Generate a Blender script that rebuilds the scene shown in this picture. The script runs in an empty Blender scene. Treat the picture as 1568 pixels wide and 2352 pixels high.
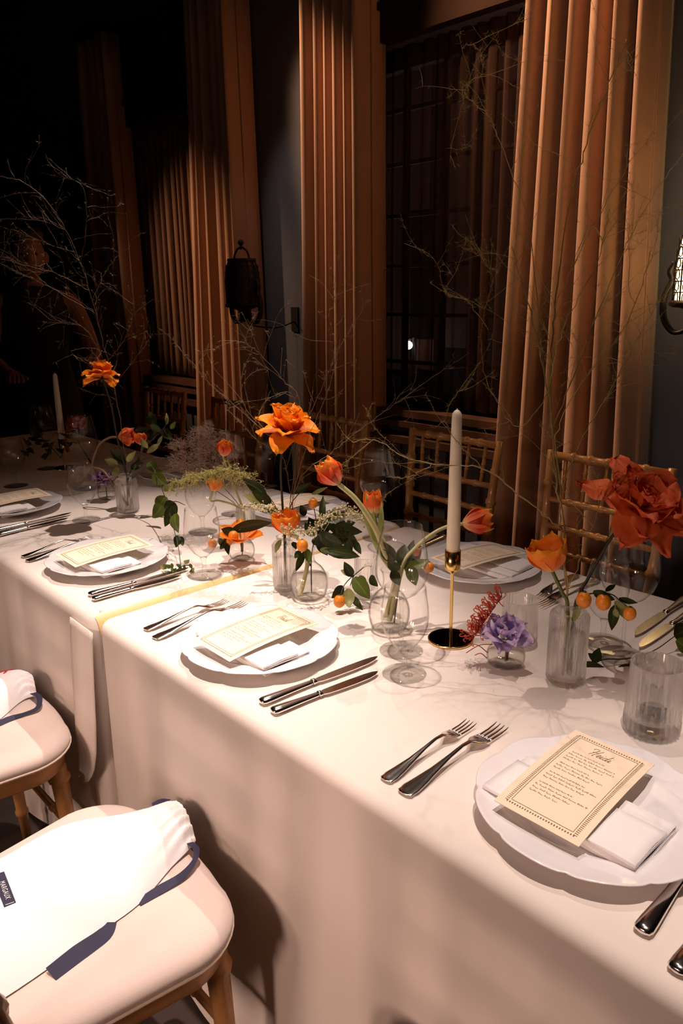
import bpy, math, random
from mathutils import Vector, Matrix, noise

# ------------------------------------------------------------------ camera, world, lights, exposure
SC = bpy.context.scene
COL = SC.collection
W_IMG, H_IMG, F_PX = 1568.0, 2352.0, 1756.0
CAM_O = Vector((0.0, 0.0, 1.4224))
CR = Vector((0.7315069846, -0.6817118160, -0.0129047055))     # camera right in world
CD = Vector((-0.1984067427, -0.1947155205, -0.9605834844))    # camera down in world
CF = Vector((0.6523283651, 0.7052339087, -0.2776919841))      # camera forward in world
cam_d = bpy.data.cameras.new('camera')
cam = bpy.data.objects.new('camera', cam_d)
COL.objects.link(cam)
cam_d.sensor_fit = 'VERTICAL'
cam_d.sensor_height = 36.0
cam_d.lens = F_PX / H_IMG * 36.0
cam_d.clip_start = 0.01
cam.matrix_world = Matrix(((CR.x, -CD.x, -CF.x, CAM_O.x), (CR.y, -CD.y, -CF.y, CAM_O.y),
                           (CR.z, -CD.z, -CF.z, CAM_O.z), (0, 0, 0, 1)))
SC.camera = cam
wd = bpy.data.worlds.new('night')
SC.world = wd
wd.use_nodes = True
wd.node_tree.nodes['Background'].inputs[0].default_value = (0.05, 0.04, 0.05, 1)
wd.node_tree.nodes['Background'].inputs[1].default_value = 0.05
SC.view_settings.view_transform = 'Standard'
SC.view_settings.look = 'None'
SC.view_settings.exposure = 0.0
SC.view_settings.gamma = 1.0
SC.view_settings.use_curve_mapping = False
SC.cycles.transparent_max_bounces = 48
SC.cycles.max_bounces = 12
SC.cycles.sample_clamp_indirect = 4.0
SC.cycles.blur_glossy = 0.5


def spot(name, loc, target, watts, color, angle, blend=0.6, radius=0.03):
    l = bpy.data.lights.new(name, 'SPOT')
    l.energy = watts
    l.color = color
    l.spot_size = math.radians(angle)
    l.spot_blend = blend
    l.shadow_soft_size = radius
    o = bpy.data.objects.new(name, l)
    COL.objects.link(o)
    o.location = loc
    o.rotation_euler = (Vector(target) - Vector(loc)).to_track_quat('-Z', 'Y').to_euler()
    return o


WARM = (1.0, 0.79, 0.69)
PINK = (1.0, 0.66, 0.52)
AMBER = (1.0, 0.58, 0.33)
# pin spots on the ceiling track above the table
spot('pin_spot_over_place_settings', (0.74, 1.25, 3.45), (0.60, 1.26, 0.7), 370, WARM, 34, 0.9, 0.02)
spot('pin_spot_nearest_setting', (0.80, 0.22, 3.45), (0.74, 0.22, 0.7), 215, WARM, 26, 0.9, 0.02)
spot('pin_spot_window_side', (2.0, 2.55, 3.45), (0.72, 1.68, 0.7), 330, WARM, 36, 0.9, 0.015)
spot('pin_spot_centrepieces', (1.48, 1.05, 3.45), (0.98, 0.82, 0.8), 95, WARM, 36, 0.9, 0.009)
# added fill spots on the camera side, aimed low at the front of the cloth
for ly, lw_ in ((0.4, 165), (1.2, 165), (2.2, 120)):
    spot('cloth_front_fill', (-2.6, ly, 1.85), (0.62, ly * 0.9 + 0.1, 0.30), lw_, PINK, 37, 0.9, 0.25)
# downlights that rake the curtains from their left
spot('curtain_downlight', (2.25, 4.05, 3.55), (2.8, 3.05, 2.0), 350, AMBER, 34, 0.9, 0.03)
spot('curtain_downlight', (0.95, 5.7, 2.95), (2.8, 4.50, 1.50), 250, AMBER, 38, 0.9, 0.03)
spot('curtain_downlight', (2.15, 2.95, 3.55), (2.8, 1.6, 1.9), 380, AMBER, 48, 0.8, 0.03)
spot('wall_washer', (2.05, 3.60, 3.5), (2.95, 3.52, 1.60), 44, WARM, 25, 0.9, 0.03)
spot('wall_washer', (2.05, 1.05, 3.5), (2.95, 1.0, 1.55), 55, WARM, 30, 0.9, 0.03)
# added fill spot that brightens the building opposite
spot('facade_fill', (3.9, 4.6, 4.4), (7.0, 5.0, 2.0), 110, (1.0, 0.6, 0.45), 85, 0.8, 0.05)
spot('twig_shadow_spot', (-1.2, -0.95, 1.75), (2.8, 1.75, 1.95), 65, AMBER, 20, 0.9, 0.012)  # low spot behind the camera, added to throw twig shadows on the drape


# ------------------------------------------------------------------ pixel ray helpers (photo measurements to places in the room)
def ray(px, py):
    return CR * (px - W_IMG / 2) + CD * (py - H_IMG / 2) + CF * F_PX


def on_z(px, py, z):
    d = ray(px, py)
    return CAM_O + d * ((z - CAM_O.z) / d.z)


def on_x(px, py, x):
    d = ray(px, py)
    return CAM_O + d * ((x - CAM_O.x) / d.x)


_h = Vector((CF.x, CF.y, 0)).normalized()


def up(px, py, base, dd=0.0):
    """point seen at (px, py) at the distance of base (plus dd metres)"""
    d = ray(px, py)
    return CAM_O + d * (((Vector(base) - CAM_O).dot(_h) + dd) / d.dot(_h))


TZ = 0.76

# ------------------------------------------------------------------ materials
M = {}


def nodes_of(name):
    m = bpy.data.materials.new(name)
    m.use_nodes = True
    nt = m.node_tree
    return m, nt, nt.nodes['Principled BSDF']


def pbr(name, col, rough=0.5, metal=0.0, bump=0.0, bscale=200.0, var=0.0, vscale=6.0, sheen=0.0, sss=0.0, transl=0.0,
        spec=0.5, emit=None, estr=0.0, coat=0.0):
    m, nt, b = nodes_of(name)
    b.inputs['Base Color'].default_value = (*col, 1)
    b.inputs['Roughness'].default_value = rough
    b.inputs['Metallic'].default_value = metal
    b.inputs['Specular IOR Level'].default_value = spec
    b.inputs['Sheen Weight'].default_value = sheen
    b.inputs['Coat Weight'].default_value = coat
    if sss:
        b.inputs['Subsurface Weight'].default_value = sss
        b.inputs['Subsurface Radius'].default_value = (0.01, 0.004, 0.002)
        b.inputs['Subsurface Scale'].default_value = 0.6
    if emit:
        b.inputs['Emission Color'].default_value = (*emit, 1)
        b.inputs['Emission Strength'].default_value = estr
    tc = nt.nodes.new('ShaderNodeTexCoord')
    if bump:
        n = nt.nodes.new('ShaderNodeTexNoise')
        n.inputs['Scale'].default_value = bscale
        n.inputs['Detail'].default_value = 3
        nt.links.new(tc.outputs['Object'], n.inputs['Vector'])
        bn = nt.nodes.new('ShaderNodeBump')
        bn.inputs['Strength'].default_value = bump
        bn.inputs['Distance'].default_value = 0.002
        nt.links.new(n.outputs['Fac'], bn.inputs['Height'])
        nt.links.new(bn.outputs['Normal'], b.inputs['Normal'])
    if var:
        n2 = nt.nodes.new('ShaderNodeTexNoise')
        n2.inputs['Scale'].default_value = vscale
        n2.inputs['Detail'].default_value = 4
        nt.links.new(tc.outputs['Object'], n2.inputs['Vector'])
        rp = nt.nodes.new('ShaderNodeValToRGB')
        rp.color_ramp.elements[0].position = 0.3
        rp.color_ramp.elements[1].position = 0.7
        rp.color_ramp.elements[0].color = (*[max(0, c * (1 - var)) for c in col], 1)
        rp.color_ramp.elements[1].color = (*[min(1, c * (1 + var)) for c in col], 1)
        nt.links.new(n2.outputs['Fac'], rp.inputs['Fac'])
        nt.links.new(rp.outputs['Color'], b.inputs['Base Color'])
    if transl:
        out = nt.nodes['Material Output']
        tr = nt.nodes.new('ShaderNodeBsdfTranslucent')
        tr.inputs['Color'].default_value = (*col, 1)
        mx = nt.nodes.new('ShaderNodeMixShader')
        mx.inputs['Fac'].default_value = transl
        nt.links.new(b.outputs[0], mx.inputs[1])
        nt.links.new(tr.outputs[0], mx.inputs[2])
        nt.links.new(mx.outputs[0], out.inputs['Surface'])
        src = b.inputs['Base Color']
        if src.is_linked:
            nt.links.new(src.links[0].from_socket, tr.inputs['Color'])
    M[name] = m
    return m


def thin_glass(name, edge=(0.62, 0.60, 0.58), clear=(0.97, 0.97, 0.96), ior=1.45, rough=0.02, start=0.35, stop=1.0, power=3.5, gain=0.55, base=None):
    """thin-walled glass: clear head on, greyer and more mirror-like where the wall is seen edge on"""
    m = bpy.data.materials.new(name)
    m.use_nodes = True
    nt = m.node_tree
    nt.nodes.remove(nt.nodes['Principled BSDF'])
    out = nt.nodes['Material Output']
    lw = nt.nodes.new('ShaderNodeLayerWeight')
    lw.inputs['Blend'].default_value = 0.35
    rp = nt.nodes.new('ShaderNodeValToRGB')
    rp.color_ramp.elements[0].position = start
    rp.color_ramp.elements[0].color = (*clear, 1)
    rp.color_ramp.elements[1].position = stop
    rp.color_ramp.elements[1].color = (*edge, 1)
    nt.links.new(lw.outputs['Facing'], rp.inputs['Fac'])
    t = nt.nodes.new('ShaderNodeBsdfTransparent')
    nt.links.new(rp.outputs['Color'], t.inputs['Color'])
    g = nt.nodes.new('ShaderNodeBsdfGlossy')
    g.inputs['Roughness'].default_value = rough
    pw = nt.nodes.new('ShaderNodeMath')
    pw.operation = 'POWER'
    pw.inputs[1].default_value = power
    nt.links.new(lw.outputs['Facing'], pw.inputs[0])
    fr = nt.nodes.new('ShaderNodeMath')
    fr.operation = 'MULTIPLY_ADD'
    fr.inputs[1].default_value = gain
    fr.inputs[2].default_value = ((ior - 1) / (ior + 1)) ** 2 if base is None else base
    nt.links.new(pw.outputs[0], fr.inputs[0])
    mx = nt.nodes.new('ShaderNodeMixShader')
    nt.links.new(fr.outputs[0], mx.inputs['Fac'])
    nt.links.new(t.outputs[0], mx.inputs[1])
    nt.links.new(g.outputs[0], mx.inputs[2])
    nt.links.new(mx.outputs[0], out.inputs['Surface'])
    M[name] = m
    return m


def uv_ramp(name, axis, stops, rough=0.55, transl=0.25, streak=0.0, streak_scale=(60, 3), sheen=0.0):
    """petal and leaf material: colour runs along the UV axis, fine streaks along the petal"""
    m, nt, b = nodes_of(name)
    b.inputs['Roughness'].default_value = rough
    b.inputs['Sheen Weight'].default_value = sheen
    b.inputs['Specular IOR Level'].default_value = 0.22
    uv = nt.nodes.new('ShaderNodeUVMap')
    sep = nt.nodes.new('ShaderNodeSeparateXYZ')
    nt.links.new(uv.outputs[0], sep.inputs[0])
    src = sep.outputs['XY'.index(axis)]
    if streak:
        mp = nt.nodes.new('ShaderNodeMapping')
        mp.inputs['Scale'].default_value = (streak_scale[0], streak_scale[1], 1)
        nt.links.new(uv.outputs[0], mp.inputs['Vector'])
        n = nt.nodes.new('ShaderNodeTexNoise')
        n.inputs['Scale'].default_value = 1.0
        n.inputs['Detail'].default_value = 2
        nt.links.new(mp.outputs[0], n.inputs['Vector'])
        a = nt.nodes.new('ShaderNodeMath')
        a.operation = 'MULTIPLY_ADD'
        a.inputs[1].default_value = streak
        nt.links.new(n.outputs['Fac'], a.inputs[0])
        s2 = nt.nodes.new('ShaderNodeMath')
        s2.operation = 'SUBTRACT'
        s2.inputs[1].default_value = streak * 0.5
        nt.links.new(src, s2.inputs[0])
        nt.links.new(s2.outputs[0], a.inputs[2])
        src = a.outputs[0]
    rp = nt.nodes.new('ShaderNodeValToRGB')
    el = rp.color_ramp.elements
    while len(el) > 1:
        el.remove(el[0])
    el[0].position = stops[0][0]
    el[0].color = (*stops[0][1], 1)
    for p, c in stops[1:]:
        e = el.new(p)
        e.color = (*c, 1)
    nt.links.new(src, rp.inputs['Fac'])
    nt.links.new(rp.outputs['Color'], b.inputs['Base Color'])
    tr = nt.nodes.new('ShaderNodeBsdfTranslucent')
    nt.links.new(rp.outputs['Color'], tr.inputs['Color'])
    mx = nt.nodes.new('ShaderNodeMixShader')
    mx.inputs['Fac'].default_value = transl
    nt.links.new(b.outputs[0], mx.inputs[1])
    nt.links.new(tr.outputs[0], mx.inputs[2])
    nt.links.new(mx.outputs[0], nt.nodes['Material Output'].inputs['Surface'])
    M[name] = m
    return m


pbr('table_cloth', (0.86, 0.78, 0.72), 0.85, bump=0.12, bscale=900, sheen=0.2, transl=0.08)
pbr('ivory_cushion', (0.66, 0.54, 0.49), 0.75, bump=0.15, bscale=700, sheen=0.4)
pbr('cushion_piping', (0.78, 0.66, 0.54), 0.7)
pbr('honey_wood', (0.50, 0.25, 0.085), 0.35, var=0.25, vscale=14, coat=0.3)
pbr('white_cotton', (0.92, 0.89, 0.90), 0.85, bump=0.1, bscale=900)
pbr('white_linen', (0.90, 0.87, 0.87), 0.85, bump=0.15, bscale=1200)
pbr('navy_grosgrain', (0.017, 0.015, 0.052), 0.7, bump=0.3, bscale=1500)
pbr('red_thread', (0.65, 0.02, 0.03), 0.7)
pbr('tag_white', (0.75, 0.74, 0.8), 0.6)
pbr('seam_gold_shade', (0.78, 0.55, 0.25), 0.45, sheen=0.3)  # stands for the golden shade on the cloth edge at the seam
pbr('porcelain', (0.86, 0.84, 0.86), 0.12, coat=0.5)
pbr('menu_paper', (0.92, 0.77, 0.585), 0.7, bump=0.05, bscale=600)
pbr('menu_ink', (0.22, 0.135, 0.07), 0.7)
pbr('silver', (0.78, 0.72, 0.68), 0.16, 1.0)
pbr('brass', (0.85, 0.58, 0.20), 0.18, 1.0)
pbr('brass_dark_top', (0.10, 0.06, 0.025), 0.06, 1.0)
pbr('candle_wax', (0.90, 0.80, 0.62), 0.5, sss=0.3, var=0.04, vscale=40)
pbr('wick', (0.85, 0.80, 0.7), 0.9)
pbr('tealight_wax', (0.10, 0.085, 0.075), 0.5)
pbr('tealight_tin', (0.05, 0.045, 0.045), 0.4, 0.6)
thin_glass('stemware', edge=(0.72, 0.70, 0.68), clear=(0.997, 0.997, 0.995), start=0.55, base=0.026, rough=0.03, gain=0.9)


def cut_glass(name, share, tint=(0.99, 0.985, 0.98), ior=1.45, rough=0.0):
    """thick glass that bends the view through it, with part of the light going straight through"""
    m = bpy.data.materials.new(name)
    m.use_nodes = True
    nt = m.node_tree
    nt.nodes.remove(nt.nodes['Principled BSDF'])
    g = nt.nodes.new('ShaderNodeBsdfGlass')
    g.inputs['IOR'].default_value = ior
    g.inputs['Roughness'].default_value = rough
    g.inputs['Color'].default_value = (*tint, 1)
    t = nt.nodes.new('ShaderNodeBsdfTransparent')
    t.inputs['Color'].default_value = (*tint, 1)
    mx = nt.nodes.new('ShaderNodeMixShader')
    mx.inputs['Fac'].default_value = share
    nt.links.new(g.outputs[0], mx.inputs[1])
    nt.links.new(t.outputs[0], mx.inputs[2])
    nt.links.new(mx.outputs[0], nt.nodes['Material Output'].inputs['Surface'])
    M[name] = m


cut_glass('pressed_glass', 0.48)
thin_glass('solid_stem', edge=(0.50, 0.48, 0.46), clear=(0.99, 0.99, 0.985), start=0.30, base=0.05, rough=0.04, power=2.2, gain=0.8)
thin_glass('bulb_glass', edge=(0.30, 0.28, 0.26), clear=(0.995, 0.995, 0.99), start=0.50, base=0.035, rough=0.03, power=2.6, gain=0.7)
thin_glass('window_glass', edge=(0.5, 0.5, 0.5), clear=(0.85, 0.85, 0.86))
thin_glass('vase_water', edge=(0.50, 0.48, 0.45), clear=(0.98, 0.975, 0.96), start=0.45, base=0.03)
pbr('wall_slate_blue', (0.105, 0.105, 0.120), 0.8, bump=0.2, bscale=60, var=0.12, vscale=2)
pbr('dark_wood', (0.105, 0.048, 0.028), 0.45, var=0.25, vscale=9)
pbr('lintel_wood', (0.035, 0.016, 0.010), 0.9, var=0.2, vscale=7, spec=0.1)
pbr('carpet', (0.040, 0.026, 0.022), 0.95, bump=0.5, bscale=300, var=0.4, vscale=3)
pbr('ceiling_paint', (0.035, 0.03, 0.028), 0.9)
pbr('wrought_iron', (0.016, 0.013, 0.012), 0.5, 0.6)
pbr('lamp_shade_glow', (0.9, 0.75, 0.5), 0.6, emit=(1.0, 0.66, 0.28), estr=11.0)
pbr('lamp_shade_dark', (0.06, 0.035, 0.024), 0.6)
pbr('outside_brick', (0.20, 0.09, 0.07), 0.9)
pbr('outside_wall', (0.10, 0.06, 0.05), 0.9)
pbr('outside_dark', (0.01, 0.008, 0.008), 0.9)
pbr('street_lamp_glow', (1, 1, 1), 0.5, emit=(1.0, 0.86, 0.8), estr=40.0)
pbr('green_stem', (0.10, 0.12, 0.035), 0.5)
pbr('pale_stem', (0.50, 0.47, 0.22), 0.45, transl=0.1)
pbr('dark_stem', (0.030, 0.028, 0.016), 0.5)
pbr('twig_brown', (0.20, 0.115, 0.05), 0.5)
pbr('twig_gold', (0.30, 0.20, 0.05), 0.55)
pbr('fern_fuzz', (0.30, 0.20, 0.05), 0.7, transl=0.2)
pbr('plume', (0.40, 0.28, 0.22), 0.9, transl=0.35)
pbr('goldenrod', (0.40, 0.35, 0.11), 0.8, transl=0.2)
pbr('berry', (0.50, 0.44, 0.24), 0.5)
pbr('kumquat', (0.72, 0.23, 0.012), 0.35, bump=0.3, bscale=500, sss=0.1)
pbr('pincushion', (0.50, 0.06, 0.02), 0.5, transl=0.1)
pbr('pollen', (0.45, 0.22, 0.03), 0.8)
pbr('skin', (0.30, 0.13, 0.085), 0.55)
pbr('black_dress', (0.008, 0.007, 0.008), 0.8)
pbr('hair', (0.02, 0.010, 0.007), 0.5)
uv_ramp('tulip_petal', 'Y', [(0.0, (0.75, 0.55, 0.28)), (0.16, (0.80, 0.22, 0.12)), (0.55, (0.78, 0.10, 0.025)),
                             (0.85, (0.88, 0.22, 0.02)), (1.0, (0.95, 0.50, 0.08))], streak=0.35)
uv_ramp('tulip_petal_orange', 'Y', [(0.0, (0.85, 0.45, 0.20)), (0.3, (0.85, 0.25, 0.05)), (0.7, (0.88, 0.24, 0.02)),
                                    (1.0, (0.92, 0.36, 0.02))], streak=0.4)
uv_ramp('tulip_petal_bud', 'Y', [(0.0, (0.60, 0.60, 0.24)), (0.3, (0.78, 0.50, 0.22)), (0.5, (0.78, 0.12, 0.03)),
                                 (1.0, (0.85, 0.22, 0.03))], streak=0.3)
uv_ramp('rose_petal_orange', 'Y', [(0.0, (0.75, 0.14, 0.004)), (0.6, (0.88, 0.24, 0.008)), (1.0, (0.95, 0.36, 0.02))], streak=0.2, transl=0.3)
uv_ramp('rose_petal_coral', 'Y', [(0.0, (0.82, 0.24, 0.045)), (0.6, (0.80, 0.17, 0.045)), (1.0, (0.76, 0.12, 0.055))], streak=0.3, transl=0.3)
uv_ramp('lilac_petal', 'Y', [(0.0, (0.30, 0.20, 0.48)), (0.5, (0.56, 0.43, 0.74)), (1.0, (0.74, 0.60, 0.80))], streak=0.4, transl=0.3)
uv_ramp('mauve_petal', 'Y', [(0.0, (0.22, 0.10, 0.24)), (1.0, (0.42, 0.24, 0.42))], streak=0.4, transl=0.3)
uv_ramp('leaf_dark', 'X', [(0.0, (0.022, 0.030, 0.008)), (0.47, (0.030, 0.040, 0.011)), (0.5, (0.09, 0.09, 0.035)), (0.53, (0.030, 0.040, 0.011)), (1.0, (0.022, 0.030, 0.008))],
        rough=0.32, transl=0.18)
uv_ramp('leaf_green', 'X', [(0.0, (0.080, 0.105, 0.018)), (0.47, (0.095, 0.125, 0.022)), (0.5, (0.25, 0.28, 0.09)), (0.53, (0.095, 0.125, 0.022)), (1.0, (0.080, 0.105, 0.018))],
        rough=0.35, transl=0.3)
uv_ramp('leaf_olive', 'X', [(0.0, (0.26, 0.26, 0.09)), (0.47, (0.28, 0.28, 0.10)), (0.5, (0.40, 0.38, 0.18)), (0.53, (0.28, 0.28, 0.10)), (1.0, (0.26, 0.26, 0.09))],
        rough=0.35, transl=0.3)
uv_ramp('tulip_leaf', 'Y', [(0.0, (0.45, 0.43, 0.20)), (0.5, (0.28, 0.32, 0.10)), (1.0, (0.36, 0.36, 0.13))], rough=0.45, transl=0.25, streak=0.3)


def curtain_mat(name, col, dark, lines=185.0, chev=0.075):
    """woven herringbone: fine lines that zigzag in columns"""
    m, nt, b = nodes_of(name)
    b.inputs['Roughness'].default_value = 0.75
    b.inputs['Sheen Weight'].default_value = 0.3
    uv = nt.nodes.new('ShaderNodeUVMap')
    sep = nt.nodes.new('ShaderNodeSeparateXYZ')
    nt.links.new(uv.outputs[0], sep.inputs[0])

    def mth(op, a, bb=None, c=None):
        n = nt.nodes.new('ShaderNodeMath')
        n.operation = op
        for i, v in enumerate((a, bb, c)):
            if v is None:
                continue
            if isinstance(v, (int, float)):
                n.inputs[i].default_value = v
            else:
                nt.links.new(v, n.inputs[i])
        return n.outputs[0]
    nz = nt.nodes.new('ShaderNodeTexNoise')
    nz.inputs['Scale'].default_value = 14
    nz.inputs['Detail'].default_value = 2
    nt.links.new(uv.outputs[0], nz.inputs['Vector'])
    wob = mth('MULTIPLY', nz.outputs['Fac'], 0.034)
    zig = mth('PINGPONG', mth('ADD', sep.outputs[0], wob), chev)
    ph = mth('MULTIPLY', mth('ADD', mth('ADD', sep.outputs[1], mth('MULTIPLY', zig, 1.0)), mth('MULTIPLY', wob, 0.6)), lines * 6.2832)
    s = mth('MULTIPLY_ADD', mth('SINE', ph), 0.5, 0.5)
    rp = nt.nodes.new('ShaderNodeValToRGB')
    rp.color_ramp.elements[0].position = 0.15
    rp.color_ramp.elements[0].color = (*dark, 1)
    rp.color_ramp.elements[1].position = 0.6
    rp.color_ramp.elements[1].color = (*col, 1)
    nt.links.new(s, rp.inputs['Fac'])
    nt.links.new(rp.outputs['Color'], b.inputs['Base Color'])
    bn = nt.nodes.new('ShaderNodeBump')
    bn.inputs['Strength'].default_value = 0.16
    bn.inputs['Distance'].default_value = 0.0015
    nt.links.new(s, bn.inputs['Height'])
    nt.links.new(bn.outputs['Normal'], b.inputs['Normal'])
    M[name] = m


curtain_mat('curtain_weave', (0.52, 0.29, 0.175), (0.40, 0.21, 0.118))


def sheer_mat(name, col, density):
    m = bpy.data.materials.new(name)
    m.use_nodes = True
    nt = m.node_tree
    nt.nodes.remove(nt.nodes['Principled BSDF'])
    d = nt.nodes.new('ShaderNodeBsdfDiffuse')
    d.inputs['Color'].default_value = (*col, 1)
    tl = nt.nodes.new('ShaderNodeBsdfTranslucent')
    tl.inputs['Color'].default_value = (*col, 1)
    a = nt.nodes.new('ShaderNodeMixShader')
    a.inputs['Fac'].default_value = 0.4
    nt.links.new(d.outputs[0], a.inputs[1])
    nt.links.new(tl.outputs[0], a.inputs[2])
    t = nt.nodes.new('ShaderNodeBsdfTransparent')
    lw = nt.nodes.new('ShaderNodeLayerWeight')
    lw.inputs['Blend'].default_value = 0.3
    ad = nt.nodes.new('ShaderNodeMath')
    ad.operation = 'MULTIPLY_ADD'
    ad.inputs[1].default_value = 0.5
    ad.inputs[2].default_value = density
    ad.use_clamp = True
    nt.links.new(lw.outputs['Facing'], ad.inputs[0])
    mx = nt.nodes.new('ShaderNodeMixShader')
    nt.links.new(ad.outputs[0], mx.inputs['Fac'])
    nt.links.new(t.outputs[0], mx.inputs[1])
    nt.links.new(a.outputs[0], mx.inputs[2])
    nt.links.new(mx.outputs[0], nt.nodes['Material Output'].inputs['Surface'])
    M[name] = m


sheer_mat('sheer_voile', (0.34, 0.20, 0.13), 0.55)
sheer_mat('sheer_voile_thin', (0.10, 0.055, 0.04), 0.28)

# ------------------------------------------------------------------ mesh helpers
ORG = {}


class MB:
    def __init__(s):
        s.v, s.f, s.uv = [], [], []

    def add(s, v, f, uv=None):
        o = len(s.v)
        s.v += [Vector(p) for p in v]
        for q in f:
            s.f.append(tuple(i + o for i in q))
        s.uv += list(uv) if uv else [(0.0, 0.0)] * len(v)
        return s

    def grid(s, fn, nu, nv, wrap=False):
        vs, uvs, fs = [], [], []
        cu = nu if wrap else nu + 1
        for j in range(nv + 1):
            for i in range(cu):
                vs.append(fn(i / nu, j / nv))
                uvs.append((i / nu, j / nv))
        for j in range(nv):
            for i in range(nu):
                a = j * cu + i
                b = j * cu + (i + 1) % cu
                fs.append((a, b, b + cu, a + cu))
        return s.add(vs, fs, uvs)

    def box(s, x0, x1, y0, y1, z0, z1):
        return s.add([(x0, y0, z0), (x1, y0, z0), (x1, y1, z0), (x0, y1, z0), (x0, y0, z1), (x1, y0, z1), (x1, y1, z1), (x0, y1, z1)],
                     [(3, 2, 1, 0), (4, 5, 6, 7), (0, 1, 5, 4), (1, 2, 6, 5), (2, 3, 7, 6), (3, 0, 4, 7)])

    def lathe(s, prof, n=32, c=(0, 0, 0), ribs=0, amp=0.0, rib_z=None, tilt=None, cap=False, inner=999):
        c = Vector(c)
        vs, fs = [], []
        for jj, (r, z) in enumerate(prof):
            a = amp if jj < inner and (rib_z is None or rib_z[0] <= z <= rib_z[1]) else 0
            for i in range(n):
                t = 2 * math.pi * i / n
                rr = r * (1 + a * abs(math.sin(ribs * t / 2))) if ribs and a else r
                p = Vector((rr * math.cos(t), rr * math.sin(t), z))
                vs.append(c + (tilt @ p if tilt else p))
        for j in range(len(prof) - 1):
            for i in range(n):
                a, b = j * n + i, j * n + (i + 1) % n
                fs.append((a, b, b + n, a + n))
        if cap:
            fs.append(tuple(range(n - 1, -1, -1)))
            fs.append(tuple((len(prof) - 1) * n + i for i in range(n)))
        return s.add(vs, fs)

    def tube(s, pts, rad, n=6, cap=True):
        pts = [Vector(p) for p in pts]
        k = len(pts)
        rads = [rad] * k if isinstance(rad, (int, float)) else rad
        vs, fs = [], []
        prev = None
        for i, p in enumerate(pts):
            t = (pts[min(i + 1, k - 1)] - pts[max(i - 1, 0)])
            if t.length < 1e-9:
                t = Vector((0, 0, 1))
            t.normalize()
            if prev is None:
                a = t.orthogonal().normalized()
            else:
                a = prev - t * prev.dot(t)
                a = a.normalized() if a.length > 1e-6 else t.orthogonal().normalized()
            prev = a
            b = t.cross(a)
            for j in range(n):
                th = 2 * math.pi * j / n
                vs.append(p + (a * math.cos(th) + b * math.sin(th)) * rads[i])
        for i in range(k - 1):
            for j in range(n):
                q, r = i * n + j, i * n + (j + 1) % n
                fs.append((q, r, r + n, q + n))
        if cap:
            fs.append(tuple(range(n - 1, -1, -1)))
            fs.append(tuple((k - 1) * n + j for j in range(n)))
        return s.add(vs, fs, [(j / n, i / max(1, k - 1)) for i in range(k) for j in range(n)])

    def ball(s, c, r, n=12, m=8, sz=1.0):
        c = Vector(c)
        return s.lathe([(max(1e-4, r * math.sin(math.pi * j / m)), -r * sz * math.cos(math.pi * j / m)) for j in range(m + 1)], n, c)

    def strip(s, pts, nrm, width, thick=0.0006, uvlen=1.0):
        """flat ribbon along pts; nrm(i) is its face normal"""
        pts = [Vector(p) for p in pts]
        k = len(pts)
        ws = [width] * k if isinstance(width, (int, float)) else width
        vs, fs = [], []
        for i, p in enumerate(pts):
            t = (pts[min(i + 1, k - 1)] - pts[max(i - 1, 0)]).normalized()
            n = Vector(nrm(i) if callable(nrm) else nrm).normalized()
            sd = n.cross(t).normalized() * ws[i] / 2
            for q in (p + sd + n * thick, p - sd + n * thick, p - sd, p + sd):
                vs.append(q)
        for i in range(k - 1):
            for j in range(4):
                a, b = i * 4 + j, i * 4 + (j + 1) % 4
                fs.append((a, b, b + 4, a + 4))
        fs.append((3, 2, 1, 0))
        fs.append(tuple((k - 1) * 4 + j for j in range(4)))
        return s.add(vs, fs)

    def extrude_outline(s, rings):
        """rings: lists of equal length, stacked; closed top and bottom"""
        n = len(rings[0])
        vs, fs = [], []
        for r in rings:
            vs += r
        for j in range(len(rings) - 1):
            for i in range(n):
                a, b = j * n + i, j * n + (i + 1) % n
                fs.append((a, b, b + n, a + n))
        fs.append(tuple(range(n - 1, -1, -1)))
        fs.append(tuple((len(rings) - 1) * n + i for i in range(n)))
        return s.add(vs, fs)

    def xf(s, mat):
        s.v = [mat @ p for p in s.v]
        return s


def build(name, mb, mat, par=None, world=True, smooth=True, sharp=None, kind=None):
    me = bpy.data.meshes.new(name)
    off = ORG.get(par, Vector((0, 0, 0))) if (par is not None and world) else Vector((0, 0, 0))
    me.from_pydata([p - off for p in mb.v], [], mb.f)
    uvl = me.uv_layers.new(name='uv')
    uvs = mb.uv
    lv = [0] * len(me.loops)
    me.loops.foreach_get('vertex_index', lv)
    flat = []
    for i in lv:
        flat += uvs[i]
    uvl.data.foreach_set('uv', flat)
    me.materials.append(M[mat] if isinstance(mat, str) else mat)
    if smooth:
        me.polygons.foreach_set('use_smooth', [True] * len(me.polygons))
        if sharp:
            me.set_sharp_from_angle(angle=math.radians(sharp))
    me.update()
    o = bpy.data.objects.new(name, me)
    COL.objects.link(o)
    if par is not None:
        o.parent = par
        ORG[o] = ORG.get(par, Vector((0, 0, 0)))
    if kind:
        o['kind'] = kind
    return o


def tag(o, label, cat, group=None, kind=None):
    o['label'] = label
    o['category'] = cat
    if group:
        o['group'] = group
    if kind:
        o['kind'] = kind
    return o


def thing(name, label, cat, loc=(0, 0, 0), rot=0.0, group=None):
    o = bpy.data.objects.new(name, None)
    o.empty_display_size = 0.02
    COL.objects.link(o)
    o.location = loc
    o.rotation_euler = (0, 0, rot)
    ORG[o] = Vector(loc)
    return tag(o, label, cat, group)


def struct(name, mb, mat, smooth=False, par=None):
    o = build(name, mb, mat, par, smooth=smooth)
    if par is None:
        o['kind'] = 'structure'
    return o


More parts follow.
